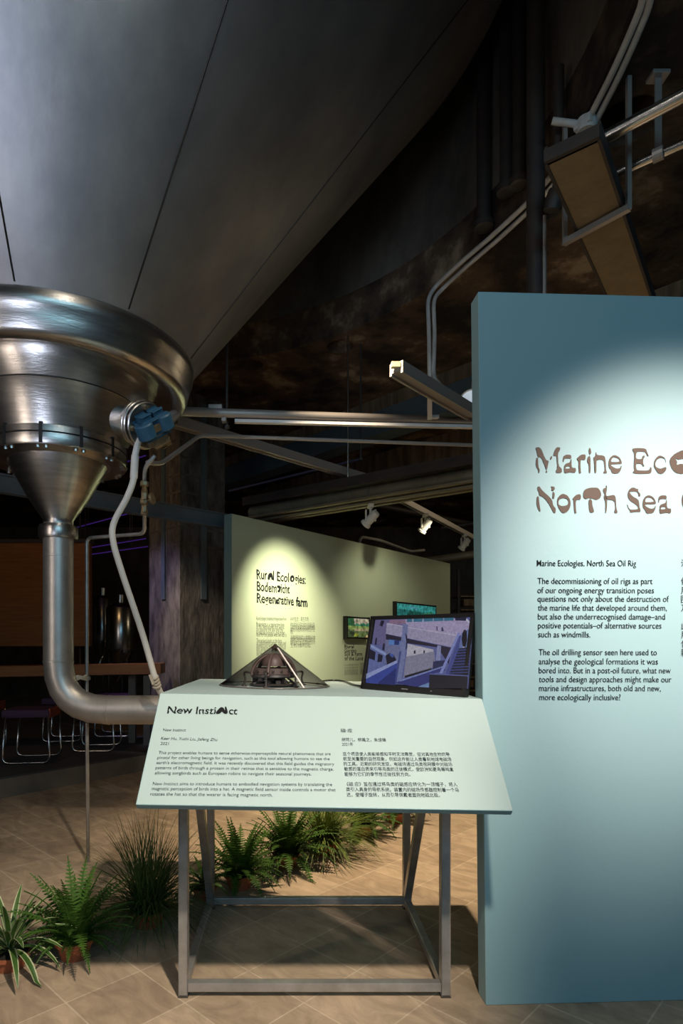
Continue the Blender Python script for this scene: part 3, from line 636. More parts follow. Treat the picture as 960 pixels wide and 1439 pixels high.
# ------------------------------------------------------------------ green exhibition panel
g0, g1 = V((-.564, 5.71, 0)), V((2.40, 9.16, 0)); gu = (g1-g0).normalized(); gn = V((gu.y, -gu.x, 0))
gp = thing('exhibition_panel', 'pale sage-green exhibition panel standing at an angle behind the lectern', 'panel', tuple(g0))
bm = BM()
fr_ = [g0, g1, g1+V((0, 0, 2.5)), g0+V((0, 0, 2.5))]
vv_ = [bm.verts.new(p) for p in fr_]+[bm.verts.new(p-gn*.1) for p in fr_]
for q in ((0, 1, 2, 3), (7, 6, 5, 4), (0, 4, 5, 1), (1, 5, 6, 2), (2, 6, 7, 3), (3, 7, 4, 0)): bm.faces.new([vv_[i] for i in q])
obj('board', bm, GREEN, gp)
bm = BM(); e = g0-gu*.004-gn*.05; bar(bm, e, e+V((0, 0, 2.5)), .1, .008, gu); obj('end_board', bm, SAGE_EDGE, gp)
PG = Plane(g0, gu, V((0, 0, 1)))
f5 = lambda x, y: (350+x/7.192, 760+y/7.192)
hb = BM()
# slab-like heading, three lines
line(hb, PG, 'Rur', *f5(78, 388), *f5(186, 390), .135, bold=.02, wav=.03); line(hb, PG, 'l', *f5(240, 398), *f5(252, 400), .135, bold=.02, wav=.03)
line(hb, PG, 'Ecol', *f5(282, 405), *f5(404, 418), .135, bold=.02, wav=.03); line(hb, PG, 'gies:', *f5(462, 424), *f5(572, 438), .135, bold=.02, wav=.03)
line(hb, PG, 'Bodem', *f5(78, 505), *f5(278, 524), .135, bold=.02, wav=.03); line(hb, PG, 'icht', *f5(322, 525), *f5(412, 532), .135, bold=.02, wav=.03)
line(hb, PG, 'Regen', *f5(78, 625), *f5(270, 637), .135, bold=.02, wav=.03); line(hb, PG, 'rative', *f5(296, 638), *f5(452, 655), .135, bold=.02, wav=.03); line(hb, PG, 'farm', *f5(474, 658), *f5(590, 668), .135, bold=.035, wav=.03)
blob(hb, PG, [[(186, 395), (190, 350), (205, 325), (228, 322), (238, 345), (242, 398), (225, 395), (224, 370), (212, 370), (210, 395)]], f5)
blob(hb, PG, [[(412, 380), (420, 355), (438, 345), (455, 358), (460, 390), (448, 415), (430, 418), (415, 405)], [(430, 382), (438, 372), (446, 385), (440, 400), (432, 398)]], f5)
blob(hb, PG, [[(280, 455), (300, 448), (322, 462), (318, 490), (312, 520), (296, 524), (285, 505), (300, 495), (302, 480), (284, 474)]], f5)
blob(hb, PG, [[(272, 590), (296, 592), (300, 605), (288, 610), (298, 625), (294, 642), (274, 640), (270, 615)]], f5)
KEEP.add(id(hb)); obj('heading_lettering', hb, INK, gp)
tx = BM()
for s, x0_, x1_, y in (('Rural Ecologies: Bodemzicht Regenerative Farm', 75, 376, 802), ('Bodemzicht is a regenerative farm', 75, 355, 860), ('in the Netherlands that works', 75, 355, 888), ('to restore the soil and the', 75, 343, 914), ('landscape around it, and grows', 75, 360, 943), ('food for the people who live near it', 75, 378, 968),
        ('The project looks at the farm', 75, 330, 1026), ('as a place where people, plants and', 75, 372, 1050), ('animals live with each other in', 75, 370, 1078), ('one landscape and share its care', 75, 370, 1106), ('through the seasons.', 75, 240, 1135), ('and growing again', 75, 200, 1162)):
    line(tx, PG, s, *f5(x0_, y), *f5(x1_, y+6*(1-(y-800)/300)), .058, bold=-.012)
for s, x1_, y in (('乡村生态：再生农场', 600, 812), ('再生农场位于荷兰致力于恢复土壤', 660, 868), ('与周围的景观并为附近居民种植', 665, 893), ('食物人与植物动物共同生活于此', 665, 918), ('景观。', 445, 944), ('该项目将农场视为人类植物与动物', 668, 997), ('共同生活的地方并通过四季共同', 668, 1021), ('照料这片土地以及其中的生命与', 668, 1047), ('生长的循环过程。', 625, 1075)):
    line(tx, PG, s, *f5(418, y), *f5(x1_, y), .055, bold=-.012)
# small caption under the first screen
f6 = lambda x, y: (470+x/13.08, 860+y/13.08)
for s, x1_, y in (('Rural', 355, 668), ('Garden', 400, 742), ('Soil & Farm', 510, 806), ('of the Land', 520, 886)): line(tx, PG, s, *f6(185, y), *f6(x1_, y), .065, bold=.01, wav=.03)
for y in (990, 1040, 1085, 1110, 1135, 1160): line(tx, PG, 'the soil and the garden grow', *f6(185, y), *f6(430, y-8), .035, bold=-.02); line(tx, PG, '土壤与花园', *f6(470, y-10), *f6(560, y-14), .035, bold=-.012)
KEEP.add(id(tx)); obj('body_text', tx, INK, gp)
def picture_mesh(pl, polys, f, k0=.0006, dk=.0002):
    bm = BM(); cl = bm.loops.layers.float_color.new('tone')
    for i, (c, pts) in enumerate(polys):
        vs_ = [bm.verts.new(pl.at(*pl.uv(*f(*p)), k0+dk*i)) for p in pts]
        fc = bm.faces.new(vs_); fc.normal_update()
        if fc.normal.dot(pl.n) < 0: fc.normal_flip()
        for l in fc.loops: l[cl] = (*lin(c), 1)
    KEEP.add(id(bm)); return bm
def screen_mat(name, strength, scale, amt):
    m = bpy.data.materials.new(name); m.use_nodes = True; nt = m.node_tree; b = nt.nodes['Principled BSDF']
    at = nt.nodes.new('ShaderNodeVertexColor'); at.layer_name = 'tone'
    nz = nt.nodes.new('ShaderNodeTexNoise'); nz.inputs['Scale'].default_value = scale; nz.inputs['Detail'].default_value = 5
    tc = nt.nodes.new('ShaderNodeTexCoord'); nt.links.new(tc.outputs['Object'], nz.inputs['Vector'])
    mr = nt.nodes.new('ShaderNodeMapRange'); mr.inputs[3].default_value = 1-amt; mr.inputs[4].default_value = 1+amt; mr.inputs[1].default_value = .3; mr.inputs[2].default_value = .7
    nt.links.new(nz.outputs['Fac'], mr.inputs[0])
    mx = nt.nodes.new('ShaderNodeMix'); mx.data_type = 'RGBA'; mx.blend_type = 'MULTIPLY'; mx.inputs[0].default_value = 1
    nt.links.new(at.outputs[0], mx.inputs[6]); nt.links.new(mr.outputs[0], mx.inputs[7])
    b.inputs['Base Color'].default_value = (.01, .01, .012, 1); b.inputs['Roughness'].default_value = .3
    nt.links.new(mx.outputs[2], b.inputs['Emission Color']); b.inputs['Emission Strength'].default_value = strength
    return m
def wall_screen(lab, c, polys, mname):
    """flat screen on the green panel: corner pixels tl,tr,br,bl"""
    PGf = Plane(g0+gn*.055, gu, V((0, 0, 1)))
    ws = thing('wall_screen', lab, 'screen', tuple(PG.at(*PG.uv(*c[3]))))
    q = [PGf.uv(*p) for p in c]; a0_, a1_ = (q[0][0]+q[3][0])/2, (q[1][0]+q[2][0])/2; b0_, b1_ = (q[3][1]+q[2][1])/2, (q[0][1]+q[1][1])/2
    M = Matrix((gu, gn, V((0, 0, 1)))).transposed()
    bm = BM(); box(bm, PG.at((a0_+a1_)/2, (b0_+b1_)/2, .028), (a1_-a0_, .052, b1_-b0_), M, bev=.004); obj('casing', bm, PLASTIC, ws)
    class Sub: pass
    o_ = PGf.at(a0_, b0_)
    bm = BM(); cl = bm.loops.layers.float_color.new('tone'); t_ = .02; W_, H_ = a1_-a0_-2*t_, b1_-b0_-2*t_
    for i, (cc, pts) in enumerate(polys):
        fc = bm.faces.new([bm.verts.new(o_+gu*(t_+x*W_)+V((0, 0, 1))*(t_+y*H_)+gn*(.0008+.0003*i)) for x, y in pts]); fc.normal_update()
        if fc.normal.dot(gn) < 0: fc.normal_flip()
        for l in fc.loops: l[cl] = (*lin(cc), 1)
    KEEP.add(id(bm)); obj('screen_picture', bm, screen_mat(mname, .75, 22, .8), ws)
R4 = lambda a, b, c, d: [(a, b), (c, b), (c, d), (a, d)]
wall_screen('small black wall screen with a garden picture on the green panel', ((487.5, 866), (520.3, 868), (519, 898.5), (488, 897.5)),
    [((95, 110, 70), R4(0, 0, 1, 1)), ((175, 165, 140), [(.2, .7), (1, .68), (1, 1), (.28, 1)]), ((45, 95, 60), [(0, .62), (.25, .58), (.3, .8), (.24, 1), (0, 1)]), ((60, 120, 90), [(.25, .6), (1, .58), (1, .8), (.85, .7), (.7, .8), (.55, .68), (.4, .76)]),
     ((125, 145, 75), R4(0, .42, 1, .6)), ((150, 140, 105), R4(.3, .34, 1, .48)), ((60, 70, 45), [(0, .0), (.45, 0), (.4, .22), (0, .4)]), ((130, 140, 50), [(.26, .05), (.46, .03), (.5, .2), (.34, .26)]), ((185, 165, 110), [(.78, 0), (1, 0), (1, .12), (.84, .12)]), ((80, 95, 50), [(.55, .05), (.75, .05), (.8, .25), (.6, .24)])], 'garden_picture')
wall_screen('wider wall screen with a teal meadow picture, farther along the green panel', ((557, 845), (613, 851.5), (613, 884), (557, 880)),
    [((35, 105, 100), R4(0, 0, 1, 1)), ((50, 135, 130), [(0, .75), (1, .7), (1, 1), (0, 1)]), ((25, 80, 70), [(.1, .2), (.5, .3), (.7, .65), (.3, .7)]), ((45, 110, 80), [(.55, .2), (.95, .3), (.9, .75), (.65, .6)]), ((70, 140, 150), [(.3, .8), (.5, .78), (.52, .9), (.32, .92)])], 'meadow_picture')

# ------------------------------------------------------------------ the lectern table
lt = thing('display_lectern', 'teal lectern table with a sloping text board on a square steel frame', 'lectern', (.1, 2.5, 0))
XL, XR = -.386, .548; YF, YB = 2.165, 2.89; T = .032
def leg(p, q, name='leg'):
    bm = BM(); bar(bm, p, q, T, T, V((0, 1, 0)) if abs((V(q)-V(p)).normalized().z) > .9 else V((0, 0, 1)), bev=.003); return obj(name, bm, TUBE, lt)
for x in (XL, XR):
    for y in (YF, YB): leg((x, y, .006), (x, y, 1.028))
    leg((x, YB-.018, .06), (x, YF+.1, 1.03), 'brace')
    leg((x, YF+T/2, .036), (x, YB-T/2, .036), 'floor_bar')
for y in (YF, YB):
    leg((XL+T/2, y, .036), (XR-T/2, y, .036), 'floor_bar'); leg((XL+T/2, y, 1.01), (XR-T/2, y, 1.01), 'top_bar')
for x in (XL, XR):
    for y in (YF, YB):
        bm = BM(); box(bm, (x, y, .004), (.036, .036, .008), bev=.001); obj('foot', bm, mat('dark_foot', (.05, .045, .04), .6), lt)
ROLL = Matrix.Rotation(math.radians(.95), 4, 'Y')
tilt = lambda p: V((.1, 0, 1.077)) + ROLL @ (V(p)-V((.1, 0, 1.077)))
BX0, BX1 = -.457, .661
tf, tb, zt = 2.10, 3.03, 1.077
ff, zf = 1.79, .772
sv = V((0, tf-ff, zt-zf)).normalized(); sn = V((0, -sv.z, sv.y))      # up the slope, outward normal
def hexa(bm, A, B):
    a = [bm.verts.new(tilt(p)) for p in A]; b = [bm.verts.new(tilt(p)) for p in B]; n_ = len(a)
    bm.faces.new(a); bm.faces.new(b)
    for i in range(n_): bm.faces.new((a[i], a[(i+1) % n_], b[(i+1) % n_], b[i]))
th = .024
prof = [(ff, zf), (tf, zt), (tf-sn.y*th+.012, zt-th), (ff-sn.y*th, zf-sn.z*th)]
bm = BM(); hexa(bm, [(BX0, y, z) for y, z in prof], [(BX1, y, z) for y, z in prof]); bmesh.ops.bevel(bm, geom=bm.edges[:], offset=.0015, segments=1, affect='EDGES')
bm.faces.ensure_lookup_table()
for f_ in bm.faces:
    f_.normal_update()
    n_ = f_.normal
    if abs(n_.dot(ROLL.to_3x3() @ sn)) > .95: f_.material_index = 1
obj('text_board', bm, [TEAL, TEAL_LIT], lt)
bm = BM(); prof = [(tf+.0005, zt), (tb, zt), (tb, zt-th), (tf+.0125, zt-th)]
hexa(bm, [(BX0, y, z) for y, z in prof], [(BX1-.002, y, z) for y, z in prof])
obj('table_top', bm, TEAL_LIT, lt)
# lettering on the slope
o_ = tilt((BX0, ff, zf)); PL = Plane(o_, tilt((BX1, ff, zf))-o_, tilt((BX0, tf, zt))-o_)
hb = BM()
f3 = lambda x, y: (210+x/3.5556, 975+y/3.5556)
line(hb, PL, 'New', *f3(88, 99), *f3(214, 99), .044, bold=.015, wav=.035); line(hb, PL, 'Insti', *f3(232, 101), *f3(330, 102), .044, bold=.012, wav=.03); line(hb, PL, 'ct', *f3(396, 103), *f3(438, 104), .044, bold=.012, wav=.02)
blob(hb, PL, [[(330, 96), (350, 72), (362, 66), (372, 72), (378, 86), (376, 66), (384, 64), (390, 82), (392, 98), (380, 103), (368, 96), (362, 88), (354, 100), (338, 103)]], f3)
KEEP.add(id(hb)); obj('heading_lettering', hb, INK, lt)
tx = BM(); sz = .0163
f4 = lambda x, y: (200+x/3.4286, 1040+y/3.4286)
line(tx, PL, 'New Instinct', 229, 1027.8, 261, 1028, sz, 0); line(tx, PL, 'Keer Hu, Yuzhi Liu, Jiafeng Zhu', 226, 1039.6, 305.5, 1041.5, sz, 0, shear=.15); line(tx, PL, '2021', 225.4, 1047, 237, 1047.2, sz, 0)
for s, a, b, y0_, y1_ in (('This project enables humans to sense otherwise-imperceptible natural phenomena that are', 78, 908, 68, 74), ('pivotal for other living beings for navigation, such as this tool allowing humans to see the', 72, 903, 92, 98),
        ("earth's electromagnetic field. It was recently discovered that this field guides the migratory", 68, 925, 116, 123), ('patterns of birds through a protein in their retinas that is sensitive to the magnetic charge,', 63, 922, 141, 148), ('allowing songbirds such as European robins to navigate their seasonal journeys.', 60, 815, 166, 172),
        ('New Instinct aims to introduce humans to embodied navigation systems by translating the', 50, 915, 218, 222), ('magnetic perception of birds into a hat. A magnetic field sensor inside controls a motor that', 45, 932, 242, 248), ('rotates the hat so that the wearer is facing magnetic north.', 38, 628, 268, 273)):
    line(tx, PL, s, *f4(a, y0_), *f4(b, y1_), sz, -.004)
f7 = lambda x, y: (470+x/5.0526, 1015+y/5.0526)
for s, a, b, y0_, y1_ in (('磁·应', 45, 128, 70, 71), ('胡珂儿，柳禹之，朱佳锋', 52, 368, 135, 137), ('2021年', 55, 133, 168, 168), ('这个项目使人类能够感知平时无法察觉，但对其他生物的导', 60, 820, 237, 240), ('航至关重要的自然现象，例如这件能让人类看到地球电磁场', 63, 832, 272, 276), ('的工具。近期的研究发现，电磁场通过鸟类视网膜中对磁场', 66, 838, 308, 312),
        ('敏感的蛋白质来引导鸟类的迁徙模式，使欧洲知更鸟等鸣禽', 70, 848, 344, 348), ('能够为它们的季节性迁徙找到方向。', 73, 540, 381, 383), ('《磁·应》旨在通过将鸟类的磁感应转化为一顶帽子，将人', 88, 875, 452, 455), ('类引入具身的导航系统。装置内的磁场传感器控制着一个马', 84, 885, 490, 494), ('达，使帽子旋转，从而引导佩戴者面向地磁北极。', 88, 750, 528, 531)):
    line(tx, PL, s, *f7(a, y0_), *f7(b, y1_), sz)
KEEP.add(id(tx)); obj('body_text', tx, INK, lt)

# ------------------------------------------------------------------ monitor on the lectern
def zt_at(x): return tilt((x, 2.5, zt)).z
mbl, mbr = V((.285, 2.49, 0)), V((.612, 2.135, 0)); mbl.z = zt_at(.285)+.002; mbr.z = zt_at(.612)+.002
mu = (mbr-mbl).normalized(); mback = V((.749, .663, 0))
mv = (V((0, 0, 1))*math.cos(math.radians(11.5))+mback*math.sin(math.radians(11.5))); mv = (mv-mu*mv.dot(mu)).normalized()
PM = Plane(mbl, mu, mv); MW = (mbr-mbl).length; MH = .305
mo = thing('monitor', 'black flat monitor showing concrete stairs, propped at an angle on the lectern top', 'monitor', tuple(mbl))
MM = Matrix((mu, mv, PM.n)).transposed()
bm = BM(); box(bm, PM.at(MW/2, MH/2, -.014), (MW, MH, .022), MM, bev=.004); obj('casing', bm, PLASTIC, mo)
bm = BM(); bz = .016
for c, s in (((MW/2, bz/2+.004), (MW, bz+.008)), ((MW/2, MH-bz/2), (MW, bz)), ((bz/2, MH/2), (bz, MH)), ((MW-bz/2, MH/2), (bz, MH))):
    box(bm, PM.at(c[0], c[1], 0), (s[0], s[1], .008), MM, bev=.002)
obj('bezel', bm, PLASTIC, mo)
bm = BM(); box(bm, PM.at(MW*.5, .125, -.06), (.16, .012, .1), MM); box(bm, PM.at(MW*.5, .125, -.045), (.1, .19, .03), MM, bev=.005); 
obj('rear_stand', bm, PLASTIC, mo)
bm = BM(); box(bm, PM.at(MW*.46, .011, .0045), (.03, .004, .002), MM); box(bm, PM.at(MW*.71, .011, .0045), (.006, .004, .002), MM); obj('bezel_mark', bm, mat('grey_mark', (.12, .12, .12), .5), mo)
f8 = lambda x, y: (510+x/5.486, 855+y/5.486)
S_ = [((100, 108, 165), [(98, 86), (855, 68), (812, 618), (25, 572)]),
 ((178, 168, 205), [(320, 85), (800, 75), (850, 125), (842, 210), (735, 210), (340, 135)]),
 ((60, 120, 152), [(340, 80), (700, 71), (700, 94), (340, 106)]), ((165, 175, 205), [(380, 79), (392, 79), (392, 106), (380, 106)]), ((165, 175, 205), [(460, 77), (470, 77), (470, 102), (460, 102)]), ((150, 165, 200), [(540, 75), (548, 75), (548, 99), (540, 99)]), ((150, 165, 200), [(620, 73), (628, 73), (628, 97), (620, 97)]),
 ((32, 36, 66), [(710, 72), (800, 70), (800, 96), (715, 93)]), ((215, 218, 235), [(800, 78), (852, 128), (848, 135), (796, 92)]),
 ((112, 106, 152), [(100, 87), (205, 92), (190, 300), (75, 265)]), ((150, 120, 150), [(205, 88), (330, 86), (330, 125), (205, 118)]), ((28, 26, 50), [(142, 92), (168, 97), (152, 142), (132, 132)]), ((35, 35, 62), [(100, 228), (112, 226), (106, 285), (92, 280)]), ((35, 35, 62), [(158, 270), (172, 270), (168, 325), (150, 320)]),
 ((168, 162, 195), [(185, 118), (725, 212), (690, 300), (180, 196)]), ((190, 185, 210), [(185, 112), (725, 204), (724, 214), (185, 122)]),
 ((38, 34, 58), [(180, 198), (682, 304), (665, 430), (575, 300), (340, 268), (290, 250), (180, 240)]),
 ((118, 124, 165), [(178, 240), (300, 262), (282, 410), (165, 425)]), ((95, 140, 210), [(205, 240), (288, 250), (282, 286), (200, 280)]), ((40, 55, 120), [(246, 246), (285, 250), (280, 284), (243, 280)]),
 ((195, 192, 208), [(348, 272), (548, 318), (542, 342), (338, 374)]), ((35, 35, 65), [(396, 325), (410, 325), (408, 350), (394, 350)]), ((35, 35, 65), [(470, 325), (482, 325), (480, 345), (468, 346)]),
 ((142, 142, 168), [(335, 372), (552, 332), (565, 450), (315, 535)]), ((22, 18, 38), [(325, 520), (532, 460), (532, 478), (325, 537)]), ((40, 45, 90), [(545, 410), (640, 400), (620, 455), (540, 470)]),
 ((145, 150, 195), [(577, 285), (606, 290), (600, 402), (566, 402)]),
 ((122, 132, 180), [(315, 118), (352, 128), (335, 330), (300, 545), (250, 580), (285, 330)]), ((35, 35, 65), [(330, 190), (345, 215), (343, 300), (330, 330), (338, 260)]), ((70, 80, 140), [(285, 330), (300, 332), (262, 575), (248, 580)]),
 ((150, 165, 215), [(62, 275), (182, 345), (182, 368), (62, 300)]), ((105, 118, 175), [(60, 300), (182, 368), (170, 440), (38, 500)]), ((22, 22, 46), [(55, 312), (102, 338), (95, 402), (48, 385)]), ((22, 22, 46), [(122, 348), (158, 364), (150, 412), (114, 415)]),
 ((22, 22, 46), [(178, 365), (210, 345), (245, 365), (262, 400), (190, 435)]), ((70, 95, 180), [(205, 352), (230, 350), (245, 375), (225, 378)]),
 ((155, 168, 220), [(30, 505), (270, 400), (270, 420), (28, 545)]), ((58, 76, 165), [(28, 545), (270, 420), (252, 602), (26, 573)]), ((35, 48, 120), [(120, 575), (260, 460), (250, 602), (130, 588)]),
 ((52, 58, 130), [(250, 575), (620, 448), (640, 480), (520, 510), (515, 617), (420, 608)]), ((125, 140, 200), [(290, 552), (620, 446), (622, 456), (290, 566)]), ((120, 152, 205), [(420, 608), (515, 572), (515, 617)]),
 ((75, 84, 155), [(640, 505), (756, 200), (765, 240), (740, 330), (672, 508)]), ((140, 150, 215), [(595, 500), (737, 190), (757, 188), (615, 505)]),
 ((110, 130, 185), [(765, 190), (842, 150), (835, 300), (745, 312)]), ((22, 26, 62), [(670, 508), (745, 310), (836, 298), (818, 520)])]
for k in range(9):
    y = 320+k*22; S_.append(((66, 76, 142), [(740-k*8, y), (834-k*2, y-6), (834-k*2, y+1), (738-k*8, y+8)]))
S_ += [((18, 14, 26), [(772, 195), (782, 172), (796, 165), (806, 180), (808, 250), (796, 300), (776, 300), (766, 240)]), ((60, 40, 60), [(780, 172), (790, 164), (800, 172), (796, 186), (782, 186)]), ((200, 200, 220), [(776, 296), (788, 296), (788, 304), (776, 304)]),
 ((16, 16, 34), [(520, 505), (815, 520), (810, 617), (515, 617)]), ((95, 105, 170), [(520, 503), (816, 517), (815, 525), (520, 511)]), ((60, 60, 100), [(572, 140), (580, 140), (582, 172), (574, 172)]), ((60, 60, 100), [(612, 148), (622, 146), (630, 178), (610, 178)])]
obj('screen_picture', picture_mesh(PM, S_, f8, .0004, .00007), screen_mat('monitor_picture', .52, 110, .18), mo)
bm = BM(); cz = lambda x: zt_at(x)+.006
def onTop(px, py):
    n_ = ROLL.to_3x3() @ V((0, 0, 1)); return hit(px, py, tilt((.1, 2.5, zt+.006)), n_)
bm = BM(); tube(bm, smooth_path([onTop(515, 966)+V((.02, .03, 0)), onTop(500, 963), onTop(484, 957.5), onTop(468, 956), onTop(455, 957), onTop(446, 960)]), .0042, 8)
tag(obj('power_cable', bm, PLASTIC, None, True), 'thin black cable lying on the lectern top between hat and monitor', 'cable')

# ------------------------------------------------------------------ clear conical hat
hx, hy, hr, hh = -.073, 2.60, .234, .176
hz = zt_at(hx)+.001
ht = thing('conical_hat', 'smoky transparent conical hat with a brown mechanism inside, on the lectern top', 'hat', (hx, hy, hz))
m = bpy.data.materials.new('smoky_clear_plastic'); m.use_nodes = True; nt = m.node_tree; nt.nodes.remove(nt.nodes['Principled BSDF'])
tr_ = nt.nodes.new('ShaderNodeBsdfTransparent'); gl = nt.nodes.new('ShaderNodeBsdfGlossy'); gl.inputs['Roughness'].default_value = .09
lw = nt.nodes.new('ShaderNodeLayerWeight'); lw.inputs[0].default_value = .5
cr = nt.nodes.new('ShaderNodeValToRGB'); cr.color_ramp.elements[0].color = (.95, .935, .93, 1); cr.color_ramp.elements[1].color = (.70, .66, .64, 1); cr.color_ramp.elements[0].position = .15; cr.color_ramp.elements[1].position = .95
fz = nt.nodes.new('ShaderNodeFresnel'); fz.inputs[0].default_value = 1.28
mx = nt.nodes.new('ShaderNodeMixShader'); nt.links.new(lw.outputs['Facing'], cr.inputs[0]); nt.links.new(cr.outputs[0], tr_.inputs[0])
nt.links.new(fz.outputs[0], mx.inputs[0]); nt.links.new(tr_.outputs[0], mx.inputs[1]); nt.links.new(gl.outputs[0], mx.inputs[2]); nt.links.new(mx.outputs[0], nt.nodes['Material Output'].inputs[0])
RR = Matrix.Rotation(math.radians(.95), 3, 'Y')
bm = BM(); lathe(bm, [(hr, 0), (hr*.985, .006), (.004, hh), (0, hh+.002)], (hx, hy, hz), 96, RR); obj('cone_shell', bm, m, ht, 60)
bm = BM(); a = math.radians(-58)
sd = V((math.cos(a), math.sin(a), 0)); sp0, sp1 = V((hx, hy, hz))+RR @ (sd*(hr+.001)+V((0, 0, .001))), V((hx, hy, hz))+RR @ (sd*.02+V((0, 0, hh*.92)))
bar(bm, sp0, sp1, .007, .0016, sd); obj('highlight_strip', bm, mat('pale_highlight', (.85, .82, .80), .4), ht)  # lamp highlight on the cone, modelled as a thin pale strip
RIM = mat('smoked_rim', (.10, .085, .08), .25)
bm = BM(); tube(bm, [V((hx, hy, hz))+RR @ V((hr*math.cos(2*PI*k/96), hr*math.sin(2*PI*k/96), .003)) for k in range(97)], .003, 6, cap=False); obj('rim', bm, RIM, ht, True)
bm = BM(); lathe(bm, [(.018, hh-.016), (.004, hh), (0, hh+.004)], (hx, hy, hz), 24); obj('tip', bm, mat('dark_tip', (.05, .035, .03), .3), ht, True)
MECH = mat('brown_mechanism', (.10, .07, .066), .5, 0, (.065, .045, .043), 30); DK = mat('dark_mechanism', (.035, .03, .03), .4)
ctr = V((hx-.003, hy-.02, hz))
bm = BM(); tube(bm, [ctr+V((.085*math.cos(2*PI*k/60), .085*math.sin(2*PI*k/60), .062)) for k in range(61)], .002, 6, cap=False)
lathe(bm, [(.086, .05), (.09, .052), (.088, .075), (.08, .077), (.078, .055), (.086, .05)], ctr, 60); obj('head_band', bm, MECH, ht, 40)
bm = BM()
for k in range(16):
    a = 2*PI*k/16; q = ctr+V((.0895*math.cos(a), .0895*math.sin(a), .063)); lathe(bm, [(0, -.004), (.006, -.004), (.006, .004), (0, .004)], q, 10, aim((math.cos(a), math.sin(a), 0)))
obj('band_hole', bm, DK, ht, 40)
bm = BM(); lathe(bm, [(.092, .036), (.098, .040), (.096, .05), (.088, .05)], ctr, 60); obj('lower_ring', bm, DK, ht, 40)
bm = BM(); lathe(bm, [(.052, .085), (.05, .11), (.038, .128), (.02, .136), (0, .138)], ctr, 40); obj('motor_dome', bm, MECH, ht, True)
for k in range(6):
    a = 2*PI*k/6+.3; c, s = math.cos(a), math.sin(a)
    bm = BM(); tube(bm, smooth_path([ctr+V((c*.03, s*.03, .132)), ctr+V((c*.07, s*.07, .105)), ctr+V((c*.092, s*.092, .07)), ctr+V((c*.096, s*.096, .045))]), .0075, 8); obj('strut', bm, MECH, ht, True)
    bm = BM(); tube(bm, smooth_path([ctr+V((c*.1, s*.1, .058)), ctr+V((c*.128, s*.128, .058)), ctr+V((c*.125, s*.125, .03)), ctr+V((c*.13, s*.13, .004))]), .0042, 8)
    lathe(bm, [(0, 0), (.012, 0), (.012, .006), (0, .008)], ctr+V((c*.13, s*.13, 0)), 12); obj('wire_foot', bm, DK, ht, True)
bm = BM()
for k in range(26):
    a = random.uniform(0, 2*PI); r = random.uniform(.01, .085); z = random.uniform(.012, .036)
    q = ctr+V((r*math.cos(a), r*math.sin(a), z)); box(bm, q, (random.uniform(.012, .035), random.uniform(.01, .03), random.uniform(.008, .018)), Matrix.Rotation(a, 3, 'Z'))
for k in range(7):
    a = random.uniform(0, 6.28); b = a+random.uniform(1, 3); tube(bm, smooth_path([ctr+V((.09*math.cos(a), .09*math.sin(a), .02)), ctr+V((.02, .01, .05)), ctr+V((.09*math.cos(b), .09*math.sin(b), .012))], 6), .003, 6)
lathe(bm, [(0, .004), (.1, .004), (.104, .008), (.1, .012), (0, .012)], ctr, 40)
obj('electronics_tray', bm, DK, ht)

# ------------------------------------------------------------------ potted plants on the floor
def pot(t, x, y, r, h):
    bm = BM(); lathe(bm, [(0, .0), (r*.72, .0), (r*.92, h*.78), (r*1.04, h*.78), (r*1.06, h), (r*.94, h), (r*.9, h*.85)], (x, y, 0), 28); obj('pot', bm, TERRA, t, 40)
    bm = BM(); lathe(bm, [(0, h*.9), (r*.92, h*.88)], (x, y, 0), 28); obj('soil', bm, SOIL, t)
def arc_pts(x, y, z, az, L, up, droop, n):
    pts = []; e = up; px, pz = 0, 0; st = L/n
    for k in range(n+1):
        pts.append(V((x+px*math.cos(az), y+px*math.sin(az), z+pz))); px += st*math.cos(e); pz += st*math.sin(e); e -= droop/n
        if z+pz < .01: pz = .01-z; e = max(e, 0)
    return pts
def fern(x, y, height, spread, lab, n=26, m_=None, rp=.075):
    t = thing('potted_fern', lab, 'plant', (x, y, 0), 'potted plants on the floor'); hp_ = .075; n = int(n*1.7); pot(t, x, y, rp, hp_)
    bm = BM()
    for i in range(n):
        az = i*2.39996+random.uniform(-.3, .3); f_ = i/n
        up = math.radians(86-62*f_+random.uniform(-6, 6)); L = height*(.95 if f_ < .55 else .75)*random.uniform(.8, 1.05)*(1 if f_ < .6 else spread/height)
        N_ = 22; pts = arc_pts(x+.02*math.cos(az), y+.02*math.sin(az), hp_*.9, az, L, up, math.radians(30+70*f_), N_)
        for k in range(1, N_):
            p = pts[k]; d, s, u = frame_of(pts[k+1]-pts[k-1]); t_ = k/N_
            wd = L*.14*math.sin(PI*min(1, t_*.9+.12))**.8*(1.02-t_*.55); lw_ = L/N_*.46
            for sg in (-1, 1):
                tip = p+s*sg*wd+d*lw_*.9+u*wd*random.uniform(-.25, .15)
                a = bm.verts.new(p-d*lw_); b = bm.verts.new(p+d*lw_); c = bm.verts.new(tip+d*lw_*.35); e = bm.verts.new(tip-d*lw_*.35)
                bm.faces.new((a, e, c, b))
        tube(bm, pts, .0022, 4, cap=False)
    KEEP.add(id(bm)); obj('foliage', bm, m_ or FERN, t); return t
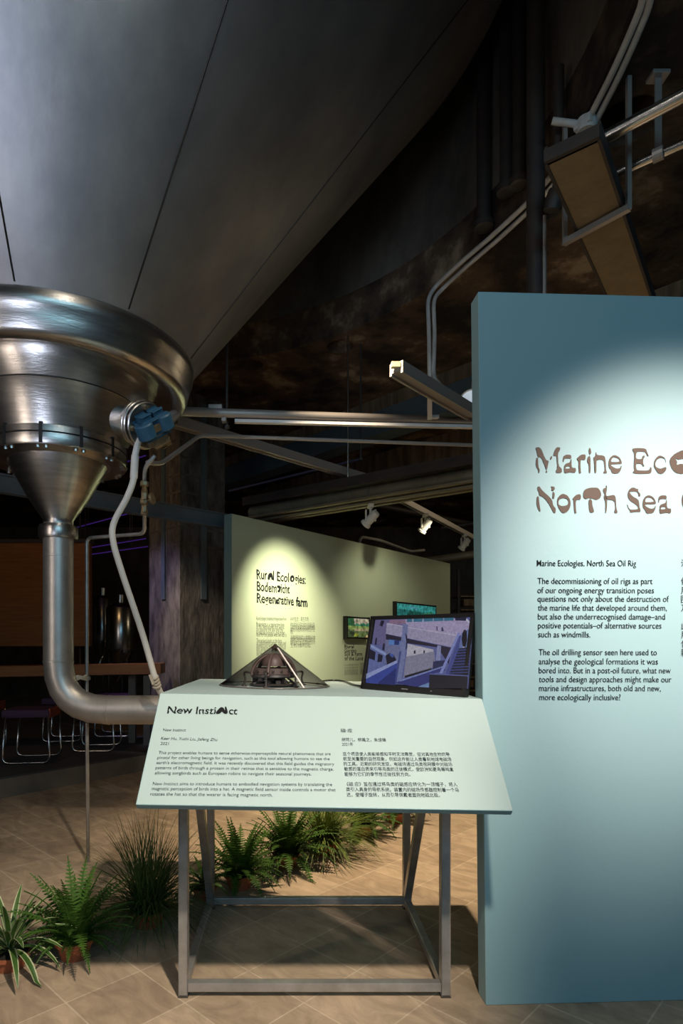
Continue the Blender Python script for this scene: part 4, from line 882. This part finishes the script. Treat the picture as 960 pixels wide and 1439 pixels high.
def grass(x, y, height, spread, lab, n, m_):
    t = thing('potted_grass', lab, 'plant', (x, y, 0), 'potted plants on the floor'); n = int(n*1.7); pot(t, x, y, .085, .075)
    bm = BM()
    for i in range(n):
        az = random.uniform(0, 2*PI); f_ = random.random()**.8; up = math.radians(88-75*f_); L = height*random.uniform(.6, 1.12)*(1 if f_ < .5 else .5+.5*spread/height)
        pts = arc_pts(x+random.uniform(-.05, .05), y+random.uniform(-.05, .05), .07, az, L, up, math.radians(10+75*f_), 6)
        s = V((-math.sin(az), math.cos(az), 0)); row = []
        for k, p in enumerate(pts):
            wd = .0024*(1-(k/6)**2)+.0003; row.append((bm.verts.new(p-s*wd), bm.verts.new(p+s*wd)))
        for a, b in zip(row, row[1:]): bm.faces.new((a[0], a[1], b[1], b[0]))
    KEEP.add(id(bm)); obj('blades', bm, m_, t); return t
def strap(x, y, n, L0, wd0, lab, margin, pot_r=.075, name='spider_plant'):
    t = thing(name, lab, 'plant', (x, y, 0), 'potted plants on the floor'); pot(t, x, y, pot_r, .06)
    bm = BM()
    for i in range(n):
        az = i*2.39996+random.uniform(-.25, .25); f_ = i/n; up = math.radians(82-62*f_); L = L0*random.uniform(.75, 1.1)
        pts = arc_pts(x, y, .055, az, L, up, math.radians(35+85*f_), 10); s = V((-math.sin(az), math.cos(az), 0)); rows = []
        for k, p in enumerate(pts):
            t_ = k/10; w_ = wd0*(math.sin(PI*(t_*.88+.12))**.7)+.0006; dz = V((0, 0, w_*.35))
            rows.append([bm.verts.new(q) for q in (p-s*w_+dz, p-s*w_*.66+dz*.6, p, p+s*w_*.66+dz*.6, p+s*w_+dz)])
        for a, b in zip(rows, rows[1:]):
            for k in range(4): bm.faces.new((a[k], a[k+1], b[k+1], b[k])).material_index = 1 if k in (0, 3) else 0
    KEEP.add(id(bm)); obj('leaves', bm, [SPIDER, CREAM if margin else SPIDER], t, True); return t
strap(-1.10, 2.36, 44, .27, .0125, 'spider plant with cream-edged leaves at the lower left corner', True)
fern(-.875, 2.44, .325, .25, 'bright upright fern in a terracotta pot next to the spider plant', 34)
grass(-.646, 2.72, .43, .36, 'dark tufted grass in a terracotta pot left of the lectern legs', 420, GRASS)
strap(-.435, 3.0, 26, .2, .011, 'small broad-leaved plant half hidden by the left rear lectern leg', False, .06, 'leafy_plant')
fern(-.27, 3.13, .33, .38, 'dark fern just inside the left rear lectern leg', 30)
fern(-.03, 3.44, .34, .42, 'bushy fern under the lectern between a darker fern and bright grass', 32)
grass(.20, 3.66, .36, .5, 'bright yellow-green grass arching onto the lit floor under the lectern', 420, LIME)
fern(.47, 4.0, .31, .38, 'low fern under the lectern just behind the bright grass', 26)
fern(.74, 4.3, .30, .36, 'farthest fern of the row, showing just under the lectern edge', 24)

# ------------------------------------------------------------------ the dim bar corner at the left
bs = thing('wooden_screen', 'large orange-brown wooden board hanging behind the tank pipe', 'board', (-3.4, 8.6, 1.2))
def at(px, py, d): return P(px, py, d)
bm = BM(); a = at(-190, 763, 8.4); b = at(126, 768, 8.4); c = at(126, 908, 8.4)
box(bm, ((a.x+b.x)/2, 8.45, (a.z+c.z)/2), (b.x-a.x, .1, a.z-c.z)); obj('face_board', bm, WOOD, bs)
bm = BM(); box(bm, ((a.x+b.x)/2, 8.45, a.z+.025), (b.x-a.x+.04, .14, .05)); obj('top_trim', bm, STEP, bs)
for x in (a.x+.3, b.x-.15):
    bm = BM(); tube(bm, [V((x, 8.45, .17)), V((x, 8.45, c.z))], .02, 10); obj('post', bm, DARKPIPE, bs, True)
    bm = BM(); tube(bm, [V((x, 8.45, a.z+.05)), V((x, 8.45, ZS))], .012, 8); obj('hanger', bm, DARKPIPE, bs, True)
bt_ = thing('long_table', 'long dark wooden bar table behind the outlet pipe', 'table', (-2.6, 6.6, .17))
a = at(-150, 942, 6.5); b = at(229, 935, 6.72)
bm = BM(); bar(bm, a-V((0, 0, .03)), b-V((0, 0, .03)), .38, .11); obj('table_top', bm, WOOD, bt_)
for px, dd_ in ((207, 6.62), (186, 6.78), (-40, 6.5)):
    q = at(px, 950, dd_); bm = BM(); bar(bm, V((q.x, q.y, .17)), V((q.x, q.y, .93)), .075, .05, V((0, 1, 0))); obj('leg', bm, mat('grey_table_leg', (.12, .115, .11), .6), bt_)
def chair(x, y, rz, lab):
    t = thing('cantilever_chair', lab, 'chair', (x, y, .17), 'chairs at the long table'); z0 = .17
    M = Matrix.Rotation(rz, 3, 'Z'); L_ = lambda a, b, c: V((x, y, z0))+M @ V((a, b, c))
    bm = BM(); box(bm, L_(0, 0, .46), (.42, .40, .075), M, bev=.02); obj('seat', bm, PURPLE, t, 40)
    bm = BM(); box(bm, L_(.208, 0, .46), (.02, .36, .085), M, bev=.006); obj('seat_edge', bm, ORANGE, t)
    for s in (-1, 1):
        bm = BM(); tube(bm, [L_(-.17, s*.2, .44), L_(-.2, s*.2, .0125), L_(.22, s*.2, .0125), L_(.2, s*.2, .44)], .011, 8, fr=.07); obj('sled_leg', bm, CHROME, t, True)
    return t
for x, y, rz, lab in ((-2.46, 5.72, .12, 'purple chair nearest the tank pipe, its chrome sled leg showing below the pipe'), (-3.25, 6.25, .1, 'purple chair at the left picture edge, closest to the long table'), (-2.05, 6.35, .1, 'purple chair showing just under the horizontal outlet pipe'),
                      (-2.62, 6.98, .15, 'purple chair on the far side of the long table behind the pipe elbow'), (-2.15, 7.35, .1, 'purple chair farthest along the long table towards the column')):
    chair(x, y, rz, lab)
def vessel(x, y, r, z0, z1, lab):
    t = thing('brewing_vessel', lab, 'vessel', (x, y, .17), 'brewing vessels in the dark')
    bm = BM(); lathe(bm, [(0, z1+r*.45), (r*.5, z1+r*.38), (r*.9, z1+r*.12), (r, z1), (r, z0), (r*.85, z0-.08), (r*.2, z0-.3), (0, z0-.31)], (x, y, 0), 40); obj('shell', bm, CHROME, t, 40)
    bm = BM(); lathe(bm, [(.05, z1+r*.4), (.06, z1+r*.4), (.06, z1+r*.4+.12), (0, z1+r*.4+.13)], (x, y, 0), 16); obj('top_port', bm, CHROME, t, 40)
    bm = BM(); tube(bm, [V((x+r, y-.1, z0-.05)), V((x+r*.6, y-.3, z0-.3)), V((x+r*.2, y-.35, z0-.5))], .025, 8); obj('side_pipe', bm, CHROME, t, True)
    for k in range(3):
        a = 2*PI*k/3-PI/2+.4; bm = BM(); tube(bm, [V((x+r*.85*math.cos(a), y+r*.85*math.sin(a), z0)), V((x+r*.9*math.cos(a), y+r*.9*math.sin(a), .17))], .025, 8); obj('leg', bm, DARKPIPE, t, True)
vessel(-2.72, 9.6, .22, 1.22, 1.85, 'stainless brewing vessel with a pale reflection, behind the white hose')
vessel(-3.2, 10.2, .14, 1.35, 2.05, 'narrower stainless brewing vessel right of the orange-brown board')
for i, (a, b, lab) in enumerate(((at(100, 774, 9.2), at(205, 757, 8.6), 'violet light strip low in the dark, just above the sample pipe bend'), (at(100, 783, 9.2), at(208, 768, 8.8), 'violet light strip lowest in the dark, below the sample pipe bend'), (at(105, 742, 9.6), at(206, 715, 8.9), 'violet light strip in the dark between hose and valve'), (at(170, 652, 9), at(205, 640, 8.8), 'violet light strip high in the dark beside the tank flange'))):
    t = thing('light_strip', lab, 'light', tuple(a), 'violet light strips'); bm = BM(); bar(bm, a, b, .012, .009); obj('tube', bm, LED, t)
    bm = BM(); bar(bm, a+V((0, 0, .018)), b+V((0, 0, .018)), .035, .016); obj('housing', bm, DARKPIPE, t)
    for q in (a.lerp(b, .2), a.lerp(b, .8)):
        bm = BM(); tube(bm, [q+V((0, 0, .02)), V((q.x, q.y, ZS))], .005, 6); obj('hanger', bm, DARKPIPE, t)
